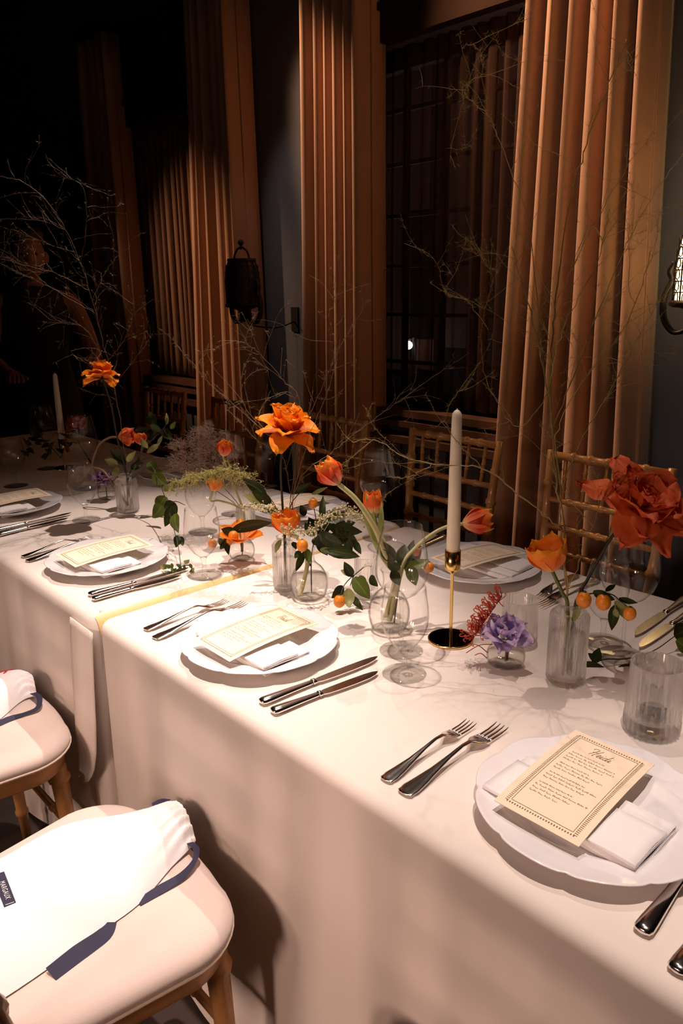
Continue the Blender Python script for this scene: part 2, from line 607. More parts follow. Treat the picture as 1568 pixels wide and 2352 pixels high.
def dup(root, loc, rot, label, group=None):
    r = root.copy()
    COL.objects.link(r)
    r.location = loc
    r.rotation_euler = (0, 0, rot)
    r['label'] = label
    if group:
        r['group'] = group
    ORG[r] = Vector(loc)
    for ch in list(root.children):
        c = ch.copy()
        COL.objects.link(c)
        c.parent = r
        for g in list(ch.children):
            d = g.copy()
            COL.objects.link(d)
            d.parent = c
    return r


def spline(pts, n=8):
    """Catmull-Rom through pts"""
    p = [Vector(q) for q in pts]
    p = [p[0] * 2 - p[1]] + p + [p[-1] * 2 - p[-2]]
    out = []
    for i in range(1, len(p) - 2):
        for k in range(n):
            t = k / n
            a, b, c, d = p[i - 1], p[i], p[i + 1], p[i + 2]
            out.append(0.5 * ((2 * b) + (c - a) * t + (2 * a - 5 * b + 4 * c - d) * t * t + (3 * b - a - 3 * c + d) * t ** 3))
    out.append(p[-2])
    return out


def lerp(a, b, t):
    return a + (b - a) * t


def interp(xs, ys, x):
    if x <= xs[0]:
        return ys[0]
    for i in range(len(xs) - 1):
        if x <= xs[i + 1]:
            return lerp(ys[i], ys[i + 1], (x - xs[i]) / (xs[i + 1] - xs[i]))
    return ys[-1]


# ------------------------------------------------------------------ the room
WX = 2.95          # face of the window wall
mb = MB()
mb.box(-3.6, 3.6, -3.2, 9.2, -0.1, 0)
struct('floor', mb, 'carpet')
mb = MB()
mb.box(-3.6, 3.6, -3.2, 9.2, 3.65, 3.75)
struct('ceiling', mb, 'ceiling_paint')
WIN = [(1.52, 3.16), (3.93, 5.57)]
SILL, LINT = 0.84, 2.52
mb = MB()
ys = [-3.2, WIN[0][0], WIN[0][1], WIN[1][0], WIN[1][1], 9.2]
for a, b in ((ys[0], ys[1]), (ys[2], ys[3]), (ys[4], ys[5])):
    mb.box(WX, WX + 0.3, a, b, 0, 3.65)
for a, b in WIN:
    mb.box(WX, WX + 0.3, a, b, 0, SILL)
    mb.box(WX, WX + 0.3, a, b, LINT, 3.65)
struct('wall_back', mb, 'wall_slate_blue')
struct('wall_end', MB().box(-3.6, 3.6, 9.0, 9.2, 0, 3.65), 'wall_slate_blue')
struct('wall_front', MB().box(-3.6, 3.6, -3.2, -3.0, 0, 3.65), 'wall_slate_blue')
struct('wall_side', MB().box(-3.6, -3.4, -3.2, 9.2, 0, 3.65), 'wall_slate_blue')
struct('baseboard_back', MB().box(WX - 0.02, WX, -3.0, 9.0, 0, 0.14), 'dark_wood')

n_tr = 0
for wi, (a, b) in enumerate(WIN):
    # frame and muntins as parts of the window
    mb = MB()
    mb.box(WX + 0.14, WX + 0.20, a, a + 0.06, SILL, LINT).box(WX + 0.14, WX + 0.20, b - 0.06, b, SILL, LINT)
    mb.box(WX + 0.14, WX + 0.20, a, b, SILL, SILL + 0.06).box(WX + 0.14, WX + 0.20, a, b, LINT - 0.06, LINT)
    w = struct('window_%d' % (wi + 1), mb, 'dark_wood')
    ms = (b - a - 0.12) / 6
    for k in range(1, 6):
        y = a + 0.06 + ms * k
        wd_ = 0.024 if k == 3 else 0.011
        build('muntin', MB().box(WX + 0.15, WX + 0.18, y - wd_, y + wd_, SILL + 0.06, LINT - 0.06), 'dark_wood', w, smooth=False)
    rows = [1.05 + 0.247 * k for k in range(6)]
    for z in rows:
        build('muntin', MB().box(WX + 0.152, WX + 0.178, a + 0.06, b - 0.06, z - 0.009, z + 0.009), 'dark_wood', w, smooth=False)
    for i in range(6):
        for j in range(7):
            z0 = SILL + 0.06 if j == 0 else rows[j - 1]
            z1 = LINT - 0.06 if j == 6 else rows[j]
            y0 = a + 0.06 + ms * i
            build('pane', MB().box(WX + 0.163, WX + 0.167, y0 + 0.006, y0 + ms - 0.006, z0 + 0.006, z1 - 0.006), 'window_glass', w, smooth=False)
    build('window_sill', MB().box(WX - 0.10, WX + 0.14, a - 0.02, b + 0.02, SILL - 0.035, SILL), 'dark_wood', w, smooth=False)
    # stepped ledge of the heater box below the sill
    mb = MB()
    for k, (z, dz, dx) in enumerate(((0.755, 0.03, 0.11), (0.675, 0.035, 0.13))):
        mb2 = MB().box(WX - dx, WX, a - 0.02, b + 0.02, z, z + dz)
        n_tr += 1
        struct('trim_%d' % n_tr, mb2, 'dark_wood')
    n_tr += 1
    pn = struct('trim_%d' % n_tr, MB().box(WX - 0.05, WX, a, b, 0.14, 0.675), 'dark_wood')
    for k in range(16):
        y = a + (b - a) * (k + 0.5) / 16
        build('slat', MB().box(WX - 0.066, WX - 0.05, y - 0.036, y + 0.036, 0.17, 0.655), 'wall_slate_blue', pn, smooth=False)
    # wooden lintel box over the sheers
    n_tr += 1
    struct('trim_%d' % n_tr, MB().box(WX - 0.06, WX, a - 0.05, b + 0.05, LINT + 0.01, LINT + 0.60)
           .box(WX - 0.08, WX - 0.0, a - 0.07, b + 0.07, LINT + 0.14, LINT + 0.17), 'lintel_wood')

# the building across the street, seen through the glass
bld = thing('apartment_building', 'dim building across the street seen through the sheer curtain', 'building', (7.0, 5.0, 0))
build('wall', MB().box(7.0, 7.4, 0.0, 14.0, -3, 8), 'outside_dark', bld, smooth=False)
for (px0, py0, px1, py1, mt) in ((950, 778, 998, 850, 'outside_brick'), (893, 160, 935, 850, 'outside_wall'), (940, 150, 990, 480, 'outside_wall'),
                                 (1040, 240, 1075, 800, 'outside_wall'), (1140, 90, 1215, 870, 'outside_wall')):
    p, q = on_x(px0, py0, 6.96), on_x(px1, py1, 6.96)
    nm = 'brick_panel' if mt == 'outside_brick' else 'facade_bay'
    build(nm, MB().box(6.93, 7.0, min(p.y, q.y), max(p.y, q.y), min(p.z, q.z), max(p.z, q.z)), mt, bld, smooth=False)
p = on_x(938, 793, 6.6)
sl = thing('street_lamp', 'small bright white street lamp glowing behind the middle window', 'lamp', (p.x, p.y, -3))
build('lamp_post', MB().tube([(p.x + 0.1, p.y, -3), (p.x + 0.1, p.y, p.z + 0.1), (p.x, p.y, p.z + 0.06)], 0.03), 'outside_dark', sl)
build('lamp_globe', MB().ball(p, 0.045), 'street_lamp_glow', sl)


# ------------------------------------------------------------------ curtains
def fold_path(y0, y1, depth, folds, seed, back):
    """plan of a pleated panel from y0 to y1; returns points (x offset towards the room, y)"""
    rnd = random.Random(seed)
    ws = [rnd.uniform(0.6, 1.4) for _ in range(folds)]
    tot = sum(ws)
    pts = [(-back, y0)]
    y = y0
    for w in ws:
        dw = (y1 - y0) * w / tot
        d = depth * rnd.uniform(0.75, 1.15)
        k = rnd.uniform(0.40, 0.62)
        prof = [(0.0, 0.0), (0.10, 0.03), (0.16, 0.40), (0.27, 0.85), (k, 1.0), (0.70, 0.86), (0.82, 0.40), (0.90, 0.05), (1.0, 0.0)]
        for t, h in prof[:-1]:
            pts.append((d * h, y + dw * t))
        y += dw
    pts.append((0, y1))
    pts.append((-back, y1))
    return pts


def curtain(name, label, y0, y1, y0b, y1b, folds, seed, mat, x, z0, z1, depth=0.055, back=0.09, cat='curtain', hem=0.0, nz=14):
    top = fold_path(y0, y1, depth, folds, seed, back)
    bot = fold_path(y0b, y1b, depth * 1.15, folds, seed, back)
    top2 = spline([(a, b, 0) for a, b in top], 3)
    bot2 = spline([(a, b, 0) for a, b in bot], 3)
    n = len(top2) - 1
    arc = [0.0]
    for i in range(n):
        arc.append(arc[-1] + (top2[i + 1] - top2[i]).length)
    rnd = random.Random(seed + 5)
    ph = rnd.uniform(0, 6)
    vs, uvs, fs = [], [], []
    for j in range(nz + 1):
        t = j / nz
        z = lerp(z1, z0, t)
        for i in range(n + 1):
            p = top2[i].lerp(bot2[i], t ** 1.3)
            wv = 0.006 * math.sin(3.1 * t + ph + i * 0.21) * t
            zz = z + (hem * math.sin(i * 0.23 + ph) * (t > 0.99))
            vs.append(Vector((x - p.x + wv, p.y + wv, zz)))
            uvs.append((arc[i], z))
    for j in range(nz):
        for i in range(n):
            a = j * (n + 1) + i
            fs.append((a, a + 1, a + n + 2, a + n + 1))
    o = build(name, MB().add(vs, fs, uvs), mat)
    md = o.modifiers.new('thickness', 'SOLIDIFY')
    md.thickness = 0.003
    tag(o, label, cat)
    return o


CX = 2.84
curtain('drape', 'rosy brown herringbone drape right of the middle window, striped by twig shadows', 1.445, 1.925, 1.32, 2.01, 6, 11,
        'curtain_weave', CX, 0.02, 3.1, 0.095, cat='drape')
curtain('drape', 'amber lit drape left of the middle window, right of the bare wall strip', 2.82, 3.26, 2.80, 3.33, 6, 4,
        'curtain_weave', CX, 0.02, 3.1, 0.08, cat='drape')
curtain('drape', 'amber drape behind the unlit iron sconce, right of the far window', 3.86, 4.32, 3.80, 4.50, 6, 21,
        'curtain_weave', CX, 0.02, 3.1, 0.08, cat='drape')
curtain('drape', 'dim brown drape on the far side of the far window, behind the tall twigs', 5.27, 5.72, 5.25, 5.90, 4, 31,
        'curtain_weave', CX, 0.02, 3.1, 0.08, cat='drape')
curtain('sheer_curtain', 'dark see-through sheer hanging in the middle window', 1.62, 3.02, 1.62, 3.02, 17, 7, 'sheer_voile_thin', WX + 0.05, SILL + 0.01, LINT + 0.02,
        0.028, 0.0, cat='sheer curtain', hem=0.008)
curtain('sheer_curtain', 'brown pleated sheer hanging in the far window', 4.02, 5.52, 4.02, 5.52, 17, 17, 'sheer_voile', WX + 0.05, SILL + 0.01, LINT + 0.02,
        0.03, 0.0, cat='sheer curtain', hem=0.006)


# ------------------------------------------------------------------ wall sconces
def sconce(yc, zc, label, lit):
    g = thing('wall_sconce', label, 'sconce', (WX, yc, zc))
    r, h = 0.094, 0.24
    xc = 2.58
    z0, z1 = zc - h / 2, zc + h / 2
    build('back_plate', MB().box(WX - 0.012, WX, yc - 0.03, yc + 0.03, z0 - 0.16, z0 - 0.02), 'wrought_iron', g, smooth=False)
    build('arm', MB().tube(spline([(WX - 0.01, yc, z0 - 0.10), (WX - 0.14, yc, z0 - 0.13), (xc + 0.05, yc, z0 - 0.11), (xc, yc, z0 - 0.07)], 6), 0.0045), 'wrought_iron', g)
    sh = MB().lathe([(r * 0.90, z0 + 0.006), (r * 0.93, zc), (r * 0.86, z1 - 0.05), (r * 0.72, z1 - 0.01)], 24, (xc, yc, 0))
    build('shade', sh, 'lamp_shade_glow' if lit else 'lamp_shade_dark', g)
    # pierced cage: rings, uprights and small drop shapes
    cage = MB()
    nu = 14
    rr = lambda z: r * interp([z0, zc, z1 - 0.05, z1], [0.97, 1.0, 0.93, 0.74], z)
    for z, th in ((z0, 0.012), (z1 - 0.005, 0.009)):
        cage.tube([(xc + rr(z) * math.cos(t), yc + rr(z) * math.sin(t), z) for t in [2 * math.pi * k / 28 for k in range(29)]], th, 5, cap=False)
    for k in range(1, 7):
        z = z0 + h * k / 7
        cage.tube([(xc + rr(z) * math.cos(t), yc + rr(z) * math.sin(t), z) for t in [2 * math.pi * q / 28 for q in range(29)]], 0.0026, 4, cap=False)
    for k in range(nu):
        t = 2 * math.pi * k / nu
        cage.tube([(xc + rr(z) * math.cos(t), yc + rr(z) * math.sin(t), z) for z in [z0 + h * q / 8 for q in range(9)]], 0.003, 4)
    cg = build('cage', cage, 'wrought_iron', g)
    dm = MB()
    for k in range(nu):
        for q in range(6):
            t = 2 * math.pi * (k + 0.5) / nu
            z = z0 + h * (q + 0.62) / 7
            c = Vector((xc + rr(z) * math.cos(t), yc + rr(z) * math.sin(t), z))
            tx = Vector((-math.sin(t), math.cos(t), 0))
            loop = [c + tx * 0.010 * math.sin(a) * (1.15 - 0.5 * math.cos(a)) + Vector((0, 0, 0.016 * math.cos(a))) for a in [2 * math.pi * i / 8 for i in range(9)]]
            dm.tube(loop, 0.0022, 4, cap=False)
    build('filigree', dm, 'wrought_iron', cg, kind='stuff')
    # crest and scrolls
    mb = MB()
    for s in (-1, 1):
        pts = [(xc, yc + s * r * 0.72 * math.cos(a), z1 + 0.06 * math.sin(a)) for a in [math.pi / 2 * k / 8 for k in range(9)]]
        mb.tube(pts, 0.006, 5)
    mb.ball((xc, yc, z1 + 0.085), 0.016)
    mb.tube([(xc, yc, z1 + 0.05), (xc, yc, z1 + 0.08)], 0.006)
    build('crest', mb, 'wrought_iron', g)
    for s in (-1, 1):
        pts = [(xc, yc + s * (r * 1.02 + 0.012), z0 + 0.13), (xc, yc + s * (r * 1.0 + 0.028), z0 + 0.10), (xc, yc + s * (r + 0.018), z0 + 0.07),
               (xc, yc + s * (r + 0.04), z0 + 0.02), (xc, yc + s * (r + 0.035), z0 - 0.05), (xc, yc + s * (r - 0.005), z0 - 0.095),
               (xc, yc + s * (r - 0.05), z0 - 0.08), (xc, yc + s * 0.02, z0 - 0.03)]
        sp = spline(pts, 6)
        build('scroll', MB().strip(sp, (1, 0, 0), 0.012, 0.026), 'wrought_iron', g)
    build('drip_cup', MB().lathe([(0.004, z0 - 0.09), (0.02, z0 - 0.07), (0.03, z0 - 0.03), (r * 0.95, z0 - 0.004), (r * 0.9, z0 + 0.004), (0.005, z0 + 0.004)], 20, (xc, yc, 0)), 'wrought_iron', g)
    return g


sconce(3.56, 1.475, 'unlit black iron sconce with a pierced cage, in front of the far drape', False)
sconce(1.07, 1.49, 'lit iron sconce glowing gold at the right edge beside the drape', True)


# ------------------------------------------------------------------ tables and cloths
def table(label, x0, x1, y0, y1):
    t = thing('banquet_table', label, 'table', ((x0 + x1) / 2, (y0 + y1) / 2, 0))
    build('tabletop', MB().box(x0 + 0.02, x1 - 0.02, y0 + 0.02, y1 - 0.02, 0.725, 0.754), 'dark_wood', t, smooth=False)
    for sx in (x0 + 0.12, x1 - 0.12):
        for sy in (y0 + 0.15, y1 - 0.15):
            build('leg', MB().tube([(sx, sy, 0), (sx, sy, 0.725)], 0.018, 8), 'dark_wood', t)
    return t


def cloth(label, x0, x1, y0, y1, rad, seed):
    """rad: edge roundness for the -x, +x, -y, +y sides"""
    rnd = random.Random(seed)
    ph = [rnd.uniform(0, 6.28) for _ in range(6)]
    cr, step = 0.03, 0.022
    per = []

    def line(a, b, nrm, r):
        n = max(2, int((Vector(b) - Vector(a)).length / step))
        for i in range(n):
            per.append((Vector(a).lerp(Vector(b), i / n), Vector(nrm), r))

    def corner(c, a0, r0, r1):
        for i in range(6):
            t = i / 6
            a = a0 + math.pi / 2 * t
            nrm = Vector((math.cos(a), math.sin(a), 0))
            per.append((Vector(c) + nrm * cr, nrm, lerp(r0, r1, t)))
    rx0, rx1, ry0, ry1 = rad
    line((x0 + cr, y0, 0), (x1 - cr, y0, 0), (0, -1, 0), ry0)
    corner((x1 - cr, y0 + cr, 0), -math.pi / 2, ry0, rx1)
    line((x1, y0 + cr, 0), (x1, y1 - cr, 0), (1, 0, 0), rx1)
    corner((x1 - cr, y1 - cr, 0), 0, rx1, ry1)
    line((x1 - cr, y1, 0), (x0 + cr, y1, 0), (0, 1, 0), ry1)
    corner((x0 + cr, y1 - cr, 0), math.pi / 2, ry1, rx0)
    line((x0, y1 - cr, 0), (x0, y0 + cr, 0), (-1, 0, 0), rx0)
    corner((x0 + cr, y0 + cr, 0), math.pi, rx0, ry0)
    n = len(per)
    rings = []
    for k in range(9):
        a = math.pi / 2 * k / 8
        rings.append([p - nn * r * (1 - math.sin(a)) + Vector((0, 0, TZ - r * (1 - math.cos(a)))) for p, nn, r in per])
    nd = 16
    for k in range(1, nd + 1):
        t = k / nd
        ring = []
        for i, (p, nn, r) in enumerate(per):
            s = i * step
            amp = 0.012 * max(0, t - 0.12) ** 1.1
            wav = amp * (math.sin(s * 9 + ph[0]) + 0.7 * math.sin(s * 15.3 + ph[1] + t) + 0.4 * math.sin(s * 27 + ph[2]))
            if nn.y * nn.y > 0.5:
                wav *= 0.2
                out = 0.0
            else:
                out = 0.010 * t
            z = lerp(TZ - r, 0.012, t)
            ring.append(p + nn * (wav + out) + Vector((0, 0, z)))
        rings.append(ring)
    vs, fs = [], []
    for r_ in rings:
        vs += r_
    for j in range(len(rings) - 1):
        for i in range(n):
            a, b = j * n + i, j * n + (i + 1) % n
            fs.append((a, a + n, b + n, b))
    fs.append(tuple(range(n)))
    o = build('tablecloth', MB().add(vs, fs), 'table_cloth')
    return tag(o, label, 'tablecloth')


SEAM = 1.452
table('near banquet table hidden under the nearer cream cloth', 0.635, 1.595, -0.9, SEAM - 0.012)
cloth('cream cloth on the nearer table, with the taper candle on it', 0.628, 1.603, -0.92, SEAM - 0.005, (0.022, 0.02, 0.008, 0.012), 3)
table('far banquet table hidden under the farther cream cloth', 0.635, 1.595, SEAM + 0.03, 3.80)
cloth2 = cloth('cream cloth on the farther table, rolling down to the seam between tables', 0.626, 1.603, SEAM + 0.005, 3.82, (0.026, 0.02, 0.042, 0.01), 8)
# loose hem corner of the farther cloth hanging over the seam
hem = MB()


def hemf(u, v):
    z = lerp(0.735, 0.335, v)
    right = interp([0.0, 0.55, 0.72, 0.85, 0.95, 1.0], [-0.006, -0.004, 0.002, 0.020, 0.050, 0.085], v)
    y = lerp(SEAM + 0.11, SEAM + right, u)
    zz = z + 0.012 * math.sin(3.14 * u) * v
    return Vector((lerp(0.6215, 0.597, v ** 0.8) - 0.003 * u, y, zz))


hem.grid(hemf, 8, 24)
ho = build('hem_corner', hem, 'table_cloth', cloth2)
md = ho.modifiers.new('thickness', 'SOLIDIFY')
md.thickness = 0.002
# golden shade of the rolled cloth edge, put in as an ochre strip
seam_shade_mb = MB()
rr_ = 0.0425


def seam_shade_f(u, v):
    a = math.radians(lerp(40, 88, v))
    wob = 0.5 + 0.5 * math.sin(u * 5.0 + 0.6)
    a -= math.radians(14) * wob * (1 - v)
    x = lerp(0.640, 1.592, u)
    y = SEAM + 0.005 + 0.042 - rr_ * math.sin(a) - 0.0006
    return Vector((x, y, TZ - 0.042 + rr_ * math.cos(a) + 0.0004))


seam_shade_mb.grid(seam_shade_f, 30, 8)
build('seam_shade_strip', seam_shade_mb, 'seam_gold_shade', cloth2)


# ------------------------------------------------------------------ chairs
def outline(sf, sb, xb, xf, rc_f, rc_b, bow=0.012, n=9):
    """seat outline: front half width sf at x=xf, back half width sb at x=xb, rounded corners"""
    def arc(c, r, a0, a1):
        return [Vector((c[0] + r * math.cos(lerp(a0, a1, i / n)), c[1] + r * math.sin(lerp(a0, a1, i / n)), 0)) for i in range(n + 1)]
    pts = arc((xb + rc_b, -sb + rc_b), rc_b, math.pi, 1.5 * math.pi)
    pts += [Vector((lerp(xb + rc_b, xf - rc_f, k / 6), -lerp(sb, sf, k / 6), 0)) for k in range(1, 6)]
    pts += arc((xf - rc_f, -sf + rc_f), rc_f, -math.pi / 2, 0)
    pts += [Vector((xf + bow * (1 - (2 * k / 6 - 1) ** 2), lerp(-sf + rc_f, sf - rc_f, k / 6), 0)) for k in range(1, 6)]
    pts += arc((xf - rc_f, sf - rc_f), rc_f, 0, math.pi / 2)
    pts += [Vector((lerp(xf - rc_f, xb + rc_b, k / 6), lerp(sf, sb, k / 6), 0)) for k in range(1, 6)]
    pts += arc((xb + rc_b, sb - rc_b), rc_b, math.pi / 2, math.pi)
    return pts


def inset(pts, d, z):
    n = len(pts)
    out = []
    for i in range(n):
        t = (pts[(i + 1) % n] - pts[i - 1]).normalized()
        out.append(pts[i] + Vector((-t.y, t.x, 0)) * d + Vector((0, 0, z)))
    return out


def turned(z0, z1, r0, r1, rings, c0, c1):
    """turned post between c0 (bottom) and c1 (top), with raised rings at the given fractions"""
    pts, rs = [], []
    fr = [0.0]
    for q in rings:
        fr += [q - 0.022, q - 0.012, q, q + 0.012, q + 0.022]
    fr += [1.0]
    for i, f in enumerate(sorted(fr)):
        pts.append(Vector(c0).lerp(Vector(c1), f))
        r = lerp(r0, r1, f)
        if any(abs(f - q) < 0.015 for q in rings):
            r *= 1.28
        rs.append(r)
    return MB().tube(pts, rs, 10)


def make_chair(label, loc, rot, group):
    c = thing('dining_chair', label, 'chair', loc, rot, group)
    P0 = Vector((0, 0, 0))

    def part(name, mb, mat, **k):
        return build(name, mb, mat, c, world=False, **k)
    oc = outline(0.225, 0.19, -0.21, 0.21, 0.105, 0.05)
    # cushion
    zs = [(0.004, 0.452), (-0.004, 0.458), (-0.006, 0.466), (-0.004, 0.474), (0.003, 0.481), (0.014, 0.486), (0.05, 0.489), (0.10, 0.490)]
    rings = [inset(oc, d, z) for d, z in zs[:6]]
    rings += [[Vector((p.x * f, p.y * f, z)) for p in oc] for f, z in ((0.80, 0.489), (0.55, 0.4905), (0.25, 0.491))]
    cu = part('cushion', MB().extrude_outline(rings), 'ivory_cushion')
    lo = inset(oc, -0.004, 0.4575)
    pb = MB().tube(lo + lo[:2], 0.0035, 6, cap=False)
    build('piping', pb, 'cushion_piping', cu, world=False)
    # seat frame
    oi = inset(oc, 0.012, 0)
    part('seat_frame', MB().extrude_outline([inset(oi, 0.006, 0.405), inset(oi, 0.0, 0.411), inset(oi, 0.0, 0.445), inset(oi, 0.006, 0.451)]), 'honey_wood')
    for s in (-1, 1):
        part('leg', turned(0, 0.41, 0.012, 0.020, (0.22, 0.5, 0.93), (0.185, s * 0.178, 0), (0.165, s * 0.172, 0.41)), 'honey_wood')
        part('leg', turned(0, 0.41, 0.012, 0.017, (0.22, 0.5), (-0.215, s * 0.165, 0), (-0.19, s * 0.165, 0.41)), 'honey_wood')
        # back post rises from the seat and leans back
        part('back_post', turned(0.41, 0.93, 0.017, 0.013, (0.2, 0.4, 0.6, 0.8), (-0.19, s * 0.172, 0.41), (-0.245, s * 0.195, 0.93)), 'honey_wood')
        part('stretcher', turned(0, 0, 0.009, 0.009, (0.3, 0.7), (0.18, s * 0.176, 0.20), (-0.205, s * 0.165, 0.20)), 'honey_wood')
    part('stretcher', turned(0, 0, 0.009, 0.009, (0.3, 0.7), (0.18, -0.176, 0.24), (0.18, 0.176, 0.24)), 'honey_wood')
    for z, nm in ((0.915, 'top_rail'), (0.775, 'back_rail'), (0.69, 'back_rail'), (0.61, 'back_rail')):
        x = lerp(-0.19, -0.245, (z - 0.41) / 0.52)
        hw = lerp(0.172, 0.195, (z - 0.41) / 0.52)
        part(nm, turned(0, 0, 0.0125 if nm == 'top_rail' else 0.010, 0.0125 if nm == 'top_rail' else 0.010, (0.2, 0.35, 0.5, 0.65, 0.8),
                        (x, -hw, z), (x, hw, z)), 'honey_wood')
    for k in range(5):
        y = lerp(-0.135, 0.135, k / 4)
        part('spindle', turned(0, 0, 0.0065, 0.0065, (0.3, 0.5, 0.7), (-0.229, y, 0.775), (-0.244, y * 1.05, 0.915)), 'honey_wood')
    return c


chair0 = make_chair('front wooden chair, ivory seat under the larger white bag', (0.345, 1.035, 0), 0.0, 'chairs on the near side')
dup(chair0, (0.372, 1.70, 0), 0.0, 'second wooden chair, ivory seat under the bag with red stitching', 'chairs on the near side')
dup(chair0, (0.345, 0.385, 0), 0.0, 'chair of which only a cushion corner shows at the bottom edge', 'chairs on the near side')
dup(chair0, (1.865, 1.10, 0), math.pi, 'wooden slat-back chair behind the big coral rose, across the table', 'chairs on the window side')
dup(chair0, (1.865, 1.69, 0), math.pi, 'wooden slat-back chair behind the taper candle, across the table', 'chairs on the window side')
dup(chair0, (1.865, 2.33, 0), math.pi, 'wooden slat-back chair behind the orange rose, across the table', 'chairs on the window side')
dup(chair0, (1.865, 3.00, 0), math.pi, 'dark slat-back chair behind the feathery plumes, across the table', 'chairs on the window side')
dup(chair0, (1.865, 3.66, 0), math.pi, 'farthest slat-back chair by the far window, across the table', 'chairs on the window side')


# ------------------------------------------------------------------ drawstring bags on the chairs
def bag(label, rows, zc, hmax, ribbon_pts, tail_pts, extra):
    """rows: pairs of pixels (far edge, near edge) from the closed end to the gathered neck"""
    A = [on_z(*a, zc) for a, b in rows]
    B = [on_z(*b, zc) for a, b in rows]
    base = A[2].lerp(B[2], 0.5)
    g = thing('drawstring_bag', label, 'bag', (base.x, base.y, 0.491))
    A2, B2 = spline(A, 6), spline(B, 6)
    n = len(A2) - 1
    rnd = random.Random(5)

    def surf(u, v, top):
        i = min(int(v * n + 1e-6), n)
        p = A2[i].lerp(B2[i], u)
        e = max(0.0, 1 - abs(2 * u - 1) ** 2.4)
        e *= min(1.0, v * 6 + 0.15)
        neck = max(0.0, (v - 0.58) / 0.42)
        h = hmax * (1 - 0.25 * neck) * e
        if top:
            gath = neck ** 0.9 * 0.0085 * math.sin(u * 44 + 2.5 * math.sin(v * 9)) * (e ** 0.5) * min(1, (1.08 - v) * 9)
            soft = 0.0035 * noise.noise(Vector((p.x * 9, p.y * 9, 1.0))) * e
            crease = 0.0
            return Vector((p.x, p.y, 0.493 + h + gath + soft * 2))
        return Vector((p.x, p.y, 0.4915))
    mb = MB()
    mb.grid(lambda u, v: surf(u, v, True), 44, n)
    mb.grid(lambda u, v: surf(1 - u, v, False), 44, n)
    o = build('pouch', mb, 'white_cotton', g)
    # stitched channel of the drawstring
    k = int(n * 0.93)
    pts = [surf(u / 30, k / n, True) + Vector((0, 0, 0.0006)) for u in range(1, 30)]
    build('channel_seam', MB().tube(pts, 0.0009, 4), 'white_linen', o)
    for nm, pl, wdt in (('ribbon', ribbon_pts, 0.014), ('ribbon', tail_pts, 0.020)):
        for seg in pl:
            pts = spline([on_z(a, b, z) for a, b, z, w in seg], 6)
            m_ = len(seg)
            ws = [interp([q / (m_ - 1) for q in range(m_)], [w for a, b, z, w in seg], i / (len(pts) - 1)) for i in range(len(pts))]
            nr = [Vector((0.15, -0.35, 1)), ] * len(pts)
            build(nm, MB().strip(pts, lambda i: nr[i], ws, 0.0009), 'navy_grosgrain', g, smooth=False)
    return g, o, surf


g1, pouch1, surf1 = bag('large white drawstring bag with navy ribbon on the front chair', [((-210, 2075), (-240, 2420)), ((0, 1964), (0, 2288)), ((145, 1888), (205, 2148)), ((280, 1863), (318, 2068)),
         ((345, 1852), (392, 1985)), ((385, 1842), (432, 1945)), ((402, 1850), (449, 1922))], 0.50, 0.042,
        [[(436, 1936, 0.500, 0.012), (450, 1950, 0.505, 0.012), (446, 1978, 0.500, 0.008), (418, 2012, 0.496, 0.013), (370, 2042, 0.494, 0.016), (318, 2074, 0.493, 0.013)],
         [(388, 1840, 0.505, 0.010), (372, 1840, 0.500, 0.011), (350, 1850, 0.496, 0.010)]],
        [[(262, 2112, 0.493, 0.010), (240, 2146, 0.494, 0.023), (180, 2190, 0.494, 0.027), (118, 2240, 0.493, 0.027)]], None)
# woven name tag on the pouch
cen = on_z(14, 2054, 0.538)
ux = (on_z(33, 2094, 0.528) - on_z(2, 2020, 0.528)).normalized()
nz_ = Vector((0.10, -0.10, 1)).normalized()
vy = nz_.cross(ux).normalized()
ux = vy.cross(nz_).normalized()
rot = Matrix((ux, vy, nz_)).transposed().to_4x4()
lm = Matrix.Translation(cen) @ rot
zt = surf1(0.42, 0.16, True).z
tag_mb = MB().box(-0.048, 0.024, -0.0085, 0.0085, -0.002, 0.0010).xf(lm)
tg = build('name_tag', tag_mb, 'navy_grosgrain', pouch1, smooth=False)
tg['label'] = 'navy woven name tag with white lettering'
txt = bpy.data.curves.new('tag_lettering', 'FONT')
txt.body = 'MARGAUX'
txt.size = 0.0088
txt.extrude = 0.0002
txt.align_x = 'CENTER'
txt.align_y = 'CENTER'
txt.space_character = 1.15
txt.materials.append(M['tag_white'])
to = bpy.data.objects.new('tag_lettering', txt)
COL.objects.link(to)
bpy.context.view_layer.update()
tm = bpy.data.meshes.new_from_object(to.evaluated_get(bpy.context.evaluated_depsgraph_get()))
tmx = lm @ Matrix.Translation((-0.008, 0, 0.0014)) @ Matrix.Diagonal((0.85, 1.25, 1, 1))
build('tag_lettering', MB().add([tmx @ v.co for v in tm.vertices], [tuple(p.vertices) for p in tm.polygons]), 'tag_white', pouch1, smooth=False)
bpy.data.objects.remove(to)
build('tag_stitch', MB().box(0.0215, 0.0225, -0.006, 0.006, 0.001, 0.0014).xf(lm), 'tag_white', pouch1, smooth=False)

g2, pouch2, surf2 = bag('smaller white drawstring bag with red stitching on the second chair', [((-190, 1560), (-190, 1760)), ((-60, 1543), (-40, 1672)), ((0, 1547), (0, 1645)), ((32, 1549), (38, 1612)),
         ((56, 1556), (60, 1598)), ((76, 1572), (84, 1592))], 0.50, 0.046,
        [[(76, 1592, 0.502, 0.016), (90, 1602, 0.506, 0.014), (86, 1626, 0.498, 0.010), (56, 1640, 0.495, 0.009), (20, 1652, 0.494, 0.016), (-30, 1676, 0.493, 0.016)]],
        [], None)
